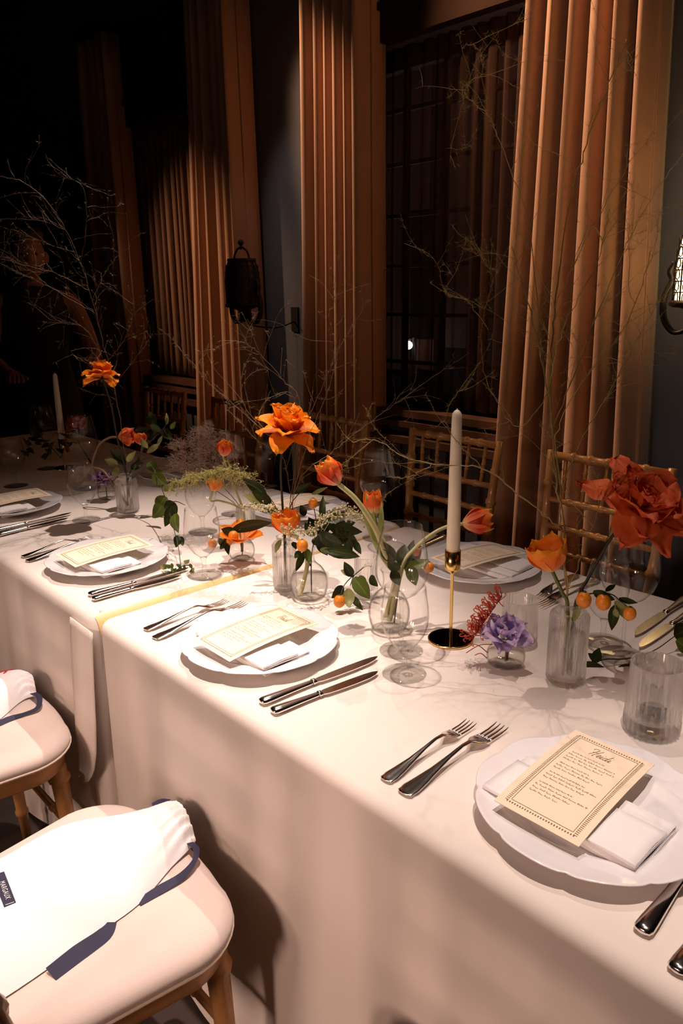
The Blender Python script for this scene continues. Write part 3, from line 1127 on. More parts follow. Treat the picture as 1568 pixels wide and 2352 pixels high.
# red chain-stitch script, its last letters showing at the frame edge
pts = []
for (u, v) in ((0.30, 0.36), (0.22, 0.40), (0.30, 0.43), (0.24, 0.46), (0.16, 0.47), (0.22, 0.50), (0.32, 0.50), (0.36, 0.47), (0.30, 0.52), (0.22, 0.53), (0.17, 0.56), (0.24, 0.58), (0.30, 0.57), (0.24, 0.60)):
    pts.append(surf2(u, v, True) + Vector((0, 0, 0.0012)))
build('embroidery', MB().tube(spline(pts, 5), 0.0016, 5), 'red_thread', pouch2)


# ------------------------------------------------------------------ plates, napkins, menu cards
def plate_mesh():
    prof = [(0.0005, 0.0105), (0.075, 0.010), (0.092, 0.0115), (0.100, 0.0155), (0.108, 0.0185), (0.130, 0.0215), (0.146, 0.0245), (0.1495, 0.0252), (0.1505, 0.0240),
            (0.146, 0.0215), (0.120, 0.0150), (0.098, 0.0085), (0.088, 0.0045), (0.086, 0.0), (0.081, 0.0), (0.079, 0.004), (0.0005, 0.0045)]
    n = 120
    vs, fs = [], []
    for r, z in prof:
        for i in range(n):
            t = 2 * math.pi * i / n
            k = max(0.0, (r - 0.10) / 0.05)
            lob = abs(math.cos(5.0 * t)) ** 0.6
            rr = r * (1 + k * 0.035 * (lob - 0.6))
            zz = z + (0.0012 * k * math.cos(10 * t) if z > 0.01 else 0)
            vs.append((rr * math.cos(t), rr * math.sin(t), zz))
    for j in range(len(prof) - 1):
        for i in range(n):
            a, b = j * n + i, j * n + (i + 1) % n
            fs.append((a, b, b + n, a + n))
    return MB().add(vs, fs)


def napkin_mesh(seed, ln=0.215, w=0.112):
    """a square napkin folded in layers: the folded cross-section runs across, extruded along y"""
    rnd = random.Random(seed)
    th = 0.0042
    path = [(-w / 2 + 0.004, 0.000)]
    lev = 0.0
    edges = [w / 2, -w / 2, w / 2 - 0.004, -w / 2 + 0.002]
    stops = [w / 2 - 0.003, -w / 2 + 0.003, w / 2 - 0.012, -w / 2 + 0.001, w / 2 - 0.035]
    x = -w / 2 + 0.004
    pts = []
    for k, e in enumerate(stops):
        s = 1 if e > x else -1
        for q in range(9):
            pts.append((lerp(x, e, q / 8), lev + 0.0006 * math.sin(q * 0.9 + k)))
        if k < len(stops) - 1:
            for a in (-60, -20, 20, 60):
                pts.append((e + s * 0.0022 * math.cos(math.radians(a)) * 1.2, lev + th / 2 + th / 2 * math.sin(math.radians(a))))
        lev += th
        x = e
    n = len(pts)
    half = th * 0.36
    loop_t, loop_b = [], []
    for i in range(n):
        a, b = pts[max(i - 1, 0)], pts[min(i + 1, n - 1)]
        t = Vector((b[0] - a[0], b[1] - a[1]))
        t.normalize()
        nn = Vector((-t.y, t.x))
        loop_t.append((pts[i][0] + nn.x * half, pts[i][1] + nn.y * half))
        loop_b.append((pts[i][0] - nn.x * half, pts[i][1] - nn.y * half))
    loop = loop_t + loop_b[::-1]
    ph = rnd.uniform(0, 6)

    def ring(y, k):
        out = []
        for i, (px, pz) in enumerate(loop):
            ii = i if i < n else 2 * n - 1 - i
            lay = pz / th
            yy = y * (1 + 0.010 * math.sin(lay * 2.1 + ph) - 0.006 * lay)
            sag = -0.0016 * (abs(y) / (ln / 2)) ** 2 * min(1, pz / (3 * th))
            wv = 0.0012 * math.sin(y * 28 + ph + lay) * min(1, lay / 2)
            out.append(Vector((px + 0.0025 * math.sin(y * 13 + lay), yy, pz + half + sag + wv)))
        return out
    mb = MB()
    m = 14
    rings = [ring(lerp(-ln / 2, ln / 2, k / m), k) for k in range(m + 1)]
    L = len(loop)
    vs = [p for r in rings for p in r]
    fs = []
    for j in range(m):
        for i in range(L):
            a, b = j * L + i, j * L + (i + 1) % L
            fs.append((a, b, b + L, a + L))
    # end faces: quads between the two sides of the ribbon
    for j in (0, m):
        for i in range(n - 1):
            q = (j * L + i, j * L + i + 1, j * L + 2 * n - 2 - i, j * L + 2 * n - 1 - i)
            fs.append(q if j == 0 else q[::-1])
    return mb.add(vs, fs)


GLYPH = {'H': [[(0.05, 0.9), (0.0, 1.1), (0.25, 1.25), (0.42, 1.15), (0.34, 0.6), (0.20, 0.0)], [(0.75, 1.25), (0.62, 0.6), (0.5, 0.0), (0.62, -0.02)], [(0.2, 0.55), (0.45, 0.66), (0.7, 0.6)]],
         'e': [[(0.0, 0.1), (0.2, 0.3), (0.24, 0.5), (0.12, 0.5), (0.06, 0.2), (0.16, 0.0), (0.36, 0.12)]],
         'i': [[(0.0, 0.12), (0.12, 0.48), (0.07, 0.1), (0.14, 0.0), (0.28, 0.12)], [(0.15, 0.72), (0.16, 0.76), (0.17, 0.72)]],
         'd': [[(0.28, 0.45), (0.1, 0.48), (0.02, 0.18), (0.12, 0.0), (0.26, 0.2), (0.42, 1.1), (0.30, 0.2), (0.36, 0.0), (0.5, 0.12)]]}


def card_z(u, v):
    """gentle bow of the card; u along the long side, v across (metres)"""
    return 0.0045 * (1 - (u / 0.105) ** 2) + 0.002 * (v / 0.0575)


CARD_MESH = {}


def card_meshes():
    LU, LV = 0.1065, 0.0585
    mb = MB()
    mb.grid(lambda a, b: Vector((lerp(-LU, LU, a), lerp(-LV, LV, b), card_z(lerp(-LU, LU, a), lerp(-LV, LV, b)))), 16, 2)
    mb.grid(lambda a, b: Vector((lerp(-LU, LU, a), lerp(LV, -LV, b), card_z(lerp(-LU, LU, a), lerp(LV, -LV, b)) - 0.0006)), 16, 2)
    ink = MB()

    def q(u0, u1, v0, v1):
        c = [(u0, v0), (u1, v0), (u1, v1), (u0, v1)]
        ink.add([Vector((u, v, card_z(u, v) + 0.0004)) for u, v in c], [(0, 1, 2, 3)])
    bu, bv = 0.0955, 0.0475
    n = 58
    for s in (-1, 1):
        for k in range(n):
            u = lerp(-bu, bu, (k + 0.5) / n)
            q(u - 0.0004, u + 0.0004, s * bv - 0.0020, s * bv + 0.0020)
            q(u - 0.0006, u + 0.0010, s * (bv - 0.0022) - 0.0004, s * (bv - 0.0022) + 0.0004)
        for k in range(26):
            v = lerp(-bv, bv, (k + 0.5) / 26)
            q(s * bu - 0.0013, s * bu + 0.0013, v - 0.0010, v + 0.0006)
    iu, iv = 0.0905, 0.0425
    for k in range(20):
        u0, u1 = lerp(-iu, iu, k / 20), lerp(-iu, iu, (k + 1) / 20)
        for s in (-1, 1):
            q(u0, u1, s * iv - 0.0003, s * iv + 0.0003)
    for s in (-1, 1):
        q(s * iu - 0.0003, s * iu + 0.0003, -iv, iv)
    # handwriting: text runs along -v, lines stack towards -u
    tx = MB()

    def stroke(pts, wdt):
        pts = [Vector((p[0], p[1], 0)) for p in pts]
        pts = spline(pts, 4) if len(pts) > 2 else pts
        k = len(pts)
        vs, fs = [], []
        for i, p in enumerate(pts):
            t = (pts[min(i + 1, k - 1)] - pts[max(i - 1, 0)])
            t = t.normalized() if t.length > 0 else Vector((1, 0, 0))
            sd = Vector((-t.y, t.x, 0)) * wdt / 2
            for r in (p + sd, p - sd):
                # text space (x right, y up) to card space
                u, v = r.y, -r.x
                vs.append(Vector((u, v, card_z(u, v) + 0.0004)))
        for i in range(k - 1):
            fs.append((2 * i, 2 * i + 1, 2 * i + 3, 2 * i + 2))
        tx.add(vs, fs)

    def word_name(x, y, s):
        for ch, adv in (('H', 0.78), ('e', 0.34), ('i', 0.26), ('d', 0.48), ('i', 0.3)):
            for st in GLYPH[ch]:
                stroke([(x + (a + 0.25 * b) * s, y + b * s) for a, b in st], 0.0007)
            x += adv * s
    word_name(-0.0185, 0.0620, 0.0155)
    rnd = random.Random(12)

    def line(x, y, width, s):
        end = x + width
        while x < end:
            nl = rnd.randint(3, 8)
            pts = []
            for k in range(nl):
                hgt = rnd.choice((0.5, 0.5, 0.55, 1.05, -0.35)) if k else 1.1
                pts += [(x, y), (x + 0.42 * s, y + hgt * s), (x + 0.5 * s, y + 0.1 * s)]
                x += 0.62 * s
                if x > end:
                    break
            stroke(pts, 0.00032)
            x += 0.7 * s
    y = 0.050
    for blk in ((0.046, 0.066, 0.068, 0.056), (0.044, 0.066, 0.052), (0.050, 0.072, 0.058), (0.048, 0.072, 0.052, 0.040)):
        for i, wdt in enumerate(blk):
            line(-0.036 if i else -0.034, y, wdt, 0.0024 if i else 0.0017)
            y -= 0.0072
        y -= 0.0052
    return mb, ink, tx


plate0 = build('dinner_plate', plate_mesh(), 'porcelain')
nap0 = build('napkin', napkin_mesh(2), 'white_linen')
c_mb, c_ink, c_tx = card_meshes()


def place_setting(i, x, y, rot, pl, nl, cl, dn=(0, 0), dc=(0, 0), rn=0.0, rc=0.0):
    global plate0, nap0
    if i == 0:
        p, n = plate0, nap0
    else:
        p, n = plate0.copy(), nap0.copy()
        COL.objects.link(p)
        COL.objects.link(n)
    p.location = (x, y, TZ)
    p.rotation_euler = (0, 0, rot + 0.13 * i)
    tag(p, pl, 'plate', 'white dinner plates with scalloped rims')
    R_ = Matrix.Rotation(rot, 3, 'Z')
    o = R_ @ Vector((dn[0], dn[1], 0))
    n.location = (x + o.x, y + o.y, TZ + 0.0115)
    n.rotation_euler = (0, 0, rot + rn)
    tag(n, nl, 'napkin', 'folded white napkins on plates')
    o = R_ @ Vector((dc[0], dc[1], 0))
    if i == 0:
        c = build('menu_card', MB().add(c_mb.v, c_mb.f), 'menu_paper')
        k1 = build('printed_border', MB().add(c_ink.v, c_ink.f), 'menu_ink', c, world=False, smooth=False)
        k2 = build('handwriting', MB().add(c_tx.v, c_tx.f), 'menu_ink', c, world=False, smooth=False)
        place_setting.card = c
        place_setting.kids = (k1, k2)
    else:
        c = place_setting.card.copy()
        COL.objects.link(c)
        for k in place_setting.kids:
            k3 = k.copy()
            COL.objects.link(k3)
            k3.parent = c
    c.location = (x + o.x, y + o.y, TZ + 0.0385)
    c.rotation_euler = (0.0, -0.02, rot + rc)
    tag(c, cl, 'menu card', 'menu cards on napkins')


place_setting(0, 0.812, 0.405, 0, 'white plate nearest the camera under the readable menu card', 'folded napkin on the plate nearest the camera', 'tan menu card headed by a handwritten name, nearest the camera', (-0.022, 0.008), (0.0, 0.024), 0.0, 0.05)
place_setting(1, 0.799, 1.099, 0, 'white plate beside the pair of knives in the middle of the near side', 'folded napkin with open folds on the middle near-side plate', 'pale bright menu card on the middle near-side plate', (-0.022, -0.008), (-0.008, 0.0), 0.0, 0.02)
place_setting(2, 0.814, 1.759, 0, 'white plate left of the table seam with twig shadows', 'folded napkin under the card left of the table seam', 'menu card crossed by shadows left of the table seam', (-0.02, -0.01), (-0.005, 0.0), 0.04, 0.0)
place_setting(3, 0.835, 2.455, 0, 'white plate cut by the left edge of the photo', 'folded napkin on the plate at the left edge', 'menu card on the plate at the left edge', (-0.02, -0.01), (-0.0, 0.0), 0.0, 0.0)
place_setting(4, 1.440, 1.066, math.pi, 'white plate across the table behind the candlestick', 'crumpled napkin on the plate behind the candlestick', 'menu card on the plate behind the candlestick', (-0.02, 0.01), (0.0, 0.0), 0.0, -0.15)
place_setting(5, 1.450, 1.765, math.pi, 'white plate across the table half hidden behind dark leaves', 'napkin half hidden behind dark leaves across the table', 'menu card half hidden behind dark leaves across the table', (-0.02, 0.01), (0.0, 0.0), 0.05, 0.0)
place_setting(6, 1.450, 2.45, math.pi, 'dim white plate across the table behind the feathery plumes', 'napkin on the dim plate behind the plumes', 'menu card on the dim plate behind the plumes', (-0.02, 0.01), (0.0, 0.0), 0.0, 0.06)


# ------------------------------------------------------------------ cutlery (local: handle end at -x, tip at +x, lying on z=0)
def loft(sections, n=10):
    """sections: x, half width, z centre, half thickness"""
    rings = []
    for x, w, z, t in sections:
        rings.append([Vector((x, w * math.cos(a), z + t * math.sin(a))) for a in [2 * math.pi * k / n for k in range(n)]])
    vs = [p for r in rings for p in r]
    fs = []
    for j in range(len(rings) - 1):
        for i in range(n):
            a, b = j * n + i, j * n + (i + 1) % n
            fs.append((a, a + n, b + n, b))
    fs.append(tuple(range(n)))
    fs.append(tuple((len(rings) - 1) * n + i for i in range(n - 1, -1, -1)))
    return MB().add(vs, fs)


def make_fork(L):
    f = thing('fork', '', 'fork')
    k = L / 0.21
    s = [(-0.105, 0.002, 0.0045, 0.0012), (-0.1042, 0.0075, 0.0036, 0.0014), (-0.101, 0.0115, 0.0034, 0.0016), (-0.096, 0.0112, 0.0036, 0.0018), (-0.090, 0.0122, 0.0040, 0.0020), (-0.072, 0.0102, 0.0052, 0.0020), (-0.045, 0.0064, 0.0085, 0.0022),
         (-0.015, 0.0036, 0.0135, 0.0022), (0.012, 0.0028, 0.0170, 0.0022), (0.028, 0.0034, 0.0160, 0.0020), (0.036, 0.0075, 0.0132, 0.0016), (0.044, 0.0115, 0.0100, 0.0014), (0.054, 0.0125, 0.0070, 0.0012), (0.060, 0.0122, 0.0060, 0.0011)]
    build('handle', loft([(x * k, w * k, z, t) for x, w, z, t in s]), 'silver', f, world=False)
    for q in range(4):
        y = (-0.0093 + 0.0062 * q) * k
        tn = [(0.058, y, 0.0061, 0.0023, 0.0011), (0.070, y, 0.0046, 0.0019, 0.0011), (0.085, y * 1.03, 0.0042, 0.0016, 0.0010), (0.098, y * 1.05, 0.0055, 0.0012, 0.0009), (0.105, y * 1.06, 0.0072, 0.0005, 0.0005)]
        vs = [[Vector((x * k, yy + w * k * math.cos(a), z + t * math.sin(a))) for a in [math.pi / 4 + math.pi / 2 * m for m in range(4)]] for x, yy, z, w, t in tn]
        build('tine', MB().extrude_outline(vs), 'silver', f, world=False)
    return f


def make_knife(L):
    f = thing('table_knife', '', 'knife')
    k = L / 0.25
    s = [(-0.125, 0.003, 0.006, 0.002), (-0.1235, 0.0085, 0.006, 0.0042), (-0.118, 0.0108, 0.006, 0.0056), (-0.105, 0.0105, 0.006, 0.0056), (-0.080, 0.0088, 0.006, 0.005), (-0.050, 0.0070, 0.006, 0.0042), (-0.026, 0.0062, 0.006, 0.004), (-0.022, 0.0060, 0.006, 0.004)]
    build('handle', loft([(x * k, w, z, t) for x, w, z, t in s], 12), 'silver', f, world=False)
    s = [(-0.0225, 0.006, 0.006, 0.0045), (-0.021, 0.0076, 0.006, 0.0056), (-0.0185, 0.0062, 0.006, 0.0044), (-0.0165, 0.0072, 0.006, 0.0052), (-0.0135, 0.0060, 0.006, 0.0036)]
    build('bolster', loft([(x * k, w, z, t) for x, w, z, t in s], 12), 'silver', f, world=False)
    up_, lo_ = [], []
    for x, a, b in ((-0.014, 0.0058, -0.0058), (-0.004, 0.0075, -0.0085), (0.02, 0.0085, -0.0098), (0.06, 0.0090, -0.0105), (0.095, 0.0085, -0.0090), (0.112, 0.0070, -0.0055), (0.120, 0.0052, -0.0015), (0.125, 0.0030, 0.0020)):
        up_.append((x * k, a))
        lo_.append((x * k, b))
    ol = up_ + lo_[::-1]
    build('blade', MB().extrude_outline([[Vector((x, y, 0.0050)) for x, y in ol][::-1], [Vector((x, y, 0.0068)) for x, y in ol][::-1]]), 'silver', f, world=False, smooth=False)
    return f


def lay(proto, first, a, b, label, group):
    a, b = Vector((a[0], a[1], 0)), Vector((b[0], b[1], 0))
    c = (a + b) / 2
    ang = math.atan2(b.y - a.y, b.x - a.x)
    if first:
        proto.location = (c.x, c.y, TZ + 0.0005)
        proto.rotation_euler = (0, 0, ang)
        proto['label'] = label
        proto['group'] = group
        return proto
    return dup(proto, (c.x, c.y, TZ + 0.0005), ang, label, group)


fork_s, fork_l, kn_l, kn_s = make_fork(0.205), make_fork(0.235), make_knife(0.258), make_knife(0.222)
GF, GK = 'forks beside the plates', 'knives beside the plates'
lay(fork_s, True, (0.667, 0.640), (0.872, 0.647), 'fork nearest the camera with all its tines in view', GF)
lay(fork_l, True, (0.664, 0.602), (0.898, 0.607), 'fork touching the rim of the nearest plate', GF)
for P_, a, b, l in ((fork_s, (0.677, 1.327), (0.880, 1.331), 'outer fork left of the middle near-side plate, tines in view'),
                    (fork_l, (0.669, 1.277), (0.903, 1.293), 'fork tucked against the middle near-side plate'),
                    (fork_s, (0.671, 1.962), (0.876, 1.990), 'outer fork left of the shadow-crossed plate'),
                    (fork_l, (0.668, 1.920), (0.900, 1.948), 'fork tucked against the shadow-crossed plate'),
                    (fork_s, (1.566, 0.877), (1.375, 0.858), 'fork across the table behind the open orange tulip'),
                    (fork_l, (1.575, 0.826), (1.345, 0.832), 'fork across the table beside the dark rose stem')):
    lay(P_, False, a, b, l, GF)
lay(kn_l, True, (0.669, 0.929), (0.926, 0.905), 'long knife right of the middle near-side plate', GK)
lay(kn_s, True, (0.664, 0.892), (0.885, 0.864), 'shorter knife right of the middle near-side plate', GK)
for P_, a, b, l in ((kn_l, (0.677, 1.583), (0.934, 1.570), 'knife beside the shadow-crossed plate, touching it most closely'),
                    (kn_s, (0.671, 1.552), (0.892, 1.538), 'knife beside the shadow-crossed plate, nearest the table seam'),
                    (kn_l, (0.687, 2.245), (0.943, 2.262), 'farther of two knives by the left-edge plate'),
                    (kn_s, (0.690, 2.195), (0.910, 2.213), 'nearer of two knives by the left-edge plate'),
                    (kn_l, (1.580, 1.292), (1.330, 1.256), 'knife across the table between plate and tulip stem'),
                    (kn_l, (1.612, 0.630), (1.356, 0.622), 'shining knife at the right edge, nearer the window'),
                    (kn_l, (1.565, 0.592), (1.310, 0.590), 'shining knife at the right edge, nearer the camera'),
                    (kn_l, (0.672, 0.268), (0.929, 0.280), 'knife handle at the right edge below the nearest plate'),
                    (kn_s, (0.650, 0.221), (0.871, 0.230), 'knife handle cut by the lower right edge')):
    lay(P_, False, a, b, l, GK)


# ------------------------------------------------------------------ glassware
def double(prof, t=0.0012):
    """outer profile upwards, then back down inside"""
    return prof + [(prof[-1][0] - t * 0.5, prof[-1][1] + t * 0.4)] + [(max(r - t, 0.0006), z) for r, z in prof[::-1]]


def goblet(px, py, label, k=1.0, group='stemmed water goblets'):
    b = on_z(px, py, TZ)
    g = thing('water_goblet', label, 'glass', b, 0, group)
    c = (b.x, b.y, TZ)
    build('foot', MB().lathe([(0.0006, 0.009), (0.010, 0.0075), (0.022, 0.0045), (0.039 * k, 0.0022), (0.0395 * k, 0.0012), (0.038 * k, 0.0004), (0.0006, 0.0004)][::-1], 40, c), 'solid_stem', g)
    build('stem', MB().lathe([(0.0075, 0.0085), (0.0052, 0.016), (0.0045, 0.028), (0.0056, 0.040), (0.0085, 0.047), (0.0006, 0.048)], 16, c), 'solid_stem', g)
    pr = [(0.003, 0.046), (0.012, 0.051), (0.024, 0.062), (0.034, 0.077), (0.0405, 0.096), (0.0425, 0.112), (0.0415, 0.130), (0.0385, 0.150), (0.0362, 0.168)]
    build('bowl', MB().lathe(double([(r * k, 0.046 + (z - 0.046) * k) for r, z in pr]), 40, c), 'stemware', g)
    return g


def wine_glass(px, py, label, k=1.0):
    b = on_z(px, py, TZ)
    g = thing('wine_glass', label, 'glass', b, 0, 'tall wine glasses')
    c = (b.x, b.y, TZ)
    build('foot', MB().lathe([(0.0006, 0.008), (0.007, 0.007), (0.018, 0.0035), (0.041 * k, 0.0016), (0.0415 * k, 0.0009), (0.040 * k, 0.0003), (0.0006, 0.0003)][::-1], 40, c), 'solid_stem', g)
    build('stem', MB().lathe([(0.0055, 0.0075), (0.0035, 0.018), (0.0032, 0.070), (0.0036, 0.098), (0.0060, 0.107), (0.0006, 0.108)], 14, c), 'solid_stem', g)
    pr = [(0.002, 0.107), (0.014, 0.110), (0.030, 0.121), (0.043, 0.138), (0.0495, 0.156), (0.0500, 0.172), (0.0465, 0.200), (0.0410, 0.228), (0.0365, 0.250)]
    build('bowl', MB().lathe(double([(r * k, 0.107 + (z - 0.107) * k) for r, z in pr], 0.001), 44, c), 'stemware', g)
    return g


goblet(928, 1548, 'water goblet in front of the candlestick, beside the knife tips')
goblet(470, 1322, 'water goblet left of the open orange tulip vase', 1.03)
goblet(198, 1194, 'water goblet left of the leafy ribbed bottle, by the mauve flower', 1.05)
goblet(1383, 1474, 'water goblet behind the ribbed bottle with kumquats hanging over it', 0.96)
goblet(466, 1222, 'water goblet behind another goblet, under the lower drooping tulip', 1.05)
goblet(36, 1116, 'dim water goblet near the left edge, beyond the left-edge plate', 1.05)
goblet(612, 1118, 'dim water goblet across the table behind the tulip glass', 0.95)
wine_glass(921, 1494, 'tall wine glass just behind the front goblet')
wine_glass(866, 1236, 'tall wine glass across the table behind the tulip bud')
wine_glass(1427, 1507, 'tall wine glass under the coral rose', 1.05)
wine_glass(537, 1180, 'tall wine glass behind the plumes and frond', 0.96)
wine_glass(199, 1122, 'dim wine glass with bright glints behind the mauve flower', 1.08)
wine_glass(110, 1076, 'dim wine glass by the far taper candle')


def water(mb_prof, c, par, z1):
    build('water', MB().lathe(mb_prof, 28, c), 'vase_water', par)


def ribbed_bottle(px, py, r, h, label, fill=0.6):
    b = on_z(px, py, TZ)
    g = thing('ribbed_bottle', label, 'vase', b, 0, 'ribbed glass bottles with flowers')
    c = (b.x, b.y, TZ)
    nr = 22
    pr = [(r * 0.90, 0.0), (r * 0.97, 0.003), (r, 0.008), (r, h * 0.84), (r * 0.97, h * 0.875), (r * 0.86, h * 0.90)]
    pr += [(r * 0.80, h * 0.895), (r * 0.86, h * 0.86), (r * 0.88, h * 0.80), (r * 0.88, 0.012), (0.0006, 0.0105)]
    pr = [(0.0006, 0.0002)] + pr
    build('body', MB().lathe(pr, nr * 8, c, nr, 0.09, (0.006, h * 0.85), inner=8), 'pressed_glass', g)
    build('neck', MB().lathe([(r * 0.86, h * 0.90), (r * 0.66, h * 0.915), (r * 0.62, h * 0.94), (r * 0.66, h * 0.985), (r * 0.70, h), (r * 0.63, h * 0.995), (r * 0.58, h * 0.94)], 36, c), 'pressed_glass', g)
    water([(0.0006, 0.0125), (r * 0.865, 0.0125), (r * 0.87, h * fill), (0.0006, h * fill)], c, g, h)
    return g, b


def ribbed_tumbler(px, py, r, h, label, candle=None):
    b = on_z(px, py, TZ)
    g = thing('ribbed_tumbler', label, 'glass', b, 0, 'ribbed glass tumblers')
    c = (b.x, b.y, TZ)
    nr = 28
    out = [(r * 0.96, 0.0), (r, 0.003), (r, 0.010), (r, h * 0.22), (r * 0.985, h * 0.235), (r * 0.985, h * 0.97), (r * 0.975, h * 0.99)]
    out = [(0.0006, 0.0002)] + out + [(r * 0.965, h), (r * 0.93, h * 0.985), (r * 0.91, h * 0.25), (r * 0.86, h * 0.215), (0.0006, h * 0.21)]
    build('wall', MB().lathe(out, nr * 8, c, nr, 0.07, (0.008, h * 0.96), inner=8), 'pressed_glass', g)
    if candle:
        z = TZ + h * 0.212
        t = thing('tealight_candle', candle, 'candle', (b.x, b.y, z))
        build('tin', MB().lathe([(0.0006, 0.0005), (0.0185, 0.0005), (0.019, 0.015), (0.0182, 0.015), (0.0178, 0.012)], 28, (b.x, b.y, z)), 'tealight_tin', t)
        build('wax', MB().lathe([(0.0178, 0.011), (0.010, 0.012), (0.0006, 0.012)], 24, (b.x, b.y, z)), 'tealight_wax', t)
        build('wick', MB().tube([(b.x, b.y, z + 0.011), (b.x + 0.001, b.y, z + 0.019)], 0.0007, 5), 'tealight_tin', t)
    return g, b


def bulb_vase(px, py, r, h, label, fill=0.45, low=False):
    b = on_z(px, py, TZ)
    g = thing('bud_vase', label, 'vase', b, 0, 'round clear glass bud vases')
    c = (b.x, b.y, TZ)
    if low:
        body = [(r * 0.62, 0.0), (r * 0.9, h * 0.12), (r, h * 0.35), (r * 0.95, h * 0.60), (r * 0.72, h * 0.80), (r * 0.60, h * 0.90), (r * 0.66, h)]
    else:
        body = [(r * 0.60, 0.0), (r * 0.80, h * 0.035), (r * 0.95, h * 0.16), (r, h * 0.30), (r * 0.94, h * 0.44), (r * 0.72, h * 0.58), (r * 0.44, h * 0.67), (r * 0.32, h * 0.74), (r * 0.30, h * 0.86), (r * 0.36, h * 0.96), (r * 0.44, h)]
    sp = spline([(a, 0, z) for a, z in body], 4)
    build('body', MB().lathe(double([(p.x, p.z) for p in sp], 0.0016), 40, c), 'bulb_glass', g)
    build('base', MB().lathe([(0.0006, 0.0005), (r * 0.58, 0.0005), (r * 0.60, 0.003), (r * 0.55, 0.006), (0.0006, 0.006)], 32, c), 'bulb_glass', g)
    lv = h * fill
    pr = [(0.0006, 0.0065)] + [(p.x * 0.95, p.z) for p in sp if 0.0065 < p.z < lv] + [(0.0006, lv)]
    water(pr, c, g, lv)
    return g, b


_, V1 = ribbed_bottle(655, 1352, 0.0255, 0.128, 'ribbed bottle left of the round clear vase, orange tulip on top')
_, V2 = ribbed_bottle(1297, 1564, 0.0310, 0.150, 'ribbed bottle holding the coral rose and tall twigs', 0.62)
_, V3 = ribbed_bottle(295, 1175, 0.0320, 0.120, 'ribbed bottle with leafy stems near the left-edge plate', 0.7)
ribbed_tumbler(1494, 1677, 0.040, 0.116, 'large ribbed tumbler above the nearest plate, tealight inside', 'dark tealight inside the large ribbed tumbler')
ribbed_tumbler(1190, 1472, 0.034, 0.090, 'ribbed tumbler behind the lilac flower')
_, T3 = ribbed_tumbler(840, 1370, 0.026, 0.098, 'small ribbed tumbler behind the kumquat sprig')
_, T4 = ribbed_tumbler(566, 1228, 0.027, 0.085, 'small ribbed tumbler behind the open orange tulip')
_, B1 = bulb_vase(711, 1374, 0.042, 0.125, 'round clear vase with a thick pale stem, beside the ribbed bottle')
_, B2 = bulb_vase(556, 1284, 0.034, 0.085, 'small round vase under the open orange tulip', 0.5)
_, B3 = bulb_vase(893, 1446, 0.042, 0.130, 'round vase behind the front goblet holding curved tulips', 0.5)
_, B4 = bulb_vase(1160, 1527, 0.035, 0.050, 'low bowl vase under the lilac flower', 0.5, True)
_, B5 = bulb_vase(246, 1146, 0.030, 0.050, 'low bowl vase under the mauve flower', 0.5, True)


# ------------------------------------------------------------------ candles
def candlestick(b, h, label):
    g = thing('candlestick', label, 'candlestick', b)
    c = (b.x, b.y, b.z)
    build('base_rim', MB().lathe([(0.0006, 0.0), (0.0435, 0.0), (0.0445, 0.0015), (0.0445, 0.0042), (0.0435, 0.0052), (0.0415, 0.0050)], 48, c), 'brass', g)
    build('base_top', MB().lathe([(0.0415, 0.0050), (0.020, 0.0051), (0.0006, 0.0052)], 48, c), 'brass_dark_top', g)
    build('stem', MB().lathe([(0.0034, 0.005), (0.0034, h - 0.046), (0.0050, h - 0.044)], 14, c), 'brass', g)
    build('cup', MB().lathe([(0.0045, h - 0.046), (0.0145, h - 0.037), (0.0150, h - 0.034), (0.0150, h), (0.0135, h), (0.0130, h - 0.006), (0.0006, h - 0.006)], 28, c), 'brass', g)
    return g


def taper(b, z0, z1, label):
    g = thing('taper_candle', label, 'candle', (b.x, b.y, z0))
    c = (b.x, b.y, 0)
    h = z1 - z0
    build('wax', MB().lathe([(0.0006, z0), (0.0128, z0), (0.0130, z0 + 0.01), (0.0112, z0 + h * 0.6), (0.0092, z0 + h * 0.93), (0.0083, z0 + h * 0.968), (0.0050, z0 + h * 0.985), (0.0022, z0 + h * 0.992), (0.0006, z0 + h * 0.994)], 24, c), 'candle_wax', g)
    build('wick', MB().tube([(b.x, b.y, z0 + h * 0.988), (b.x + 0.0004, b.y, z1)], 0.0011, 6), 'wick', g)
    return g


cb = on_z(1034, 1470, TZ)
candlestick(cb, 0.187, 'brass candlestick with a dark mirror-like round foot')
taper(cb, TZ + 0.1815, 1.216, 'tall ivory taper candle in the brass candlestick')
d_ = ray(125, 856)
cb2 = CAM_O + d_ * (3.16 / math.hypot(d_.x, d_.y))
cz = cb2.z
cb2 = Vector((cb2.x, cb2.y, TZ))
candlestick(cb2, 0.12, 'dim brass candlestick among dark leaves at the far left')
taper(cb2, TZ + 0.1145, cz, 'dim ivory taper candle at the far left')


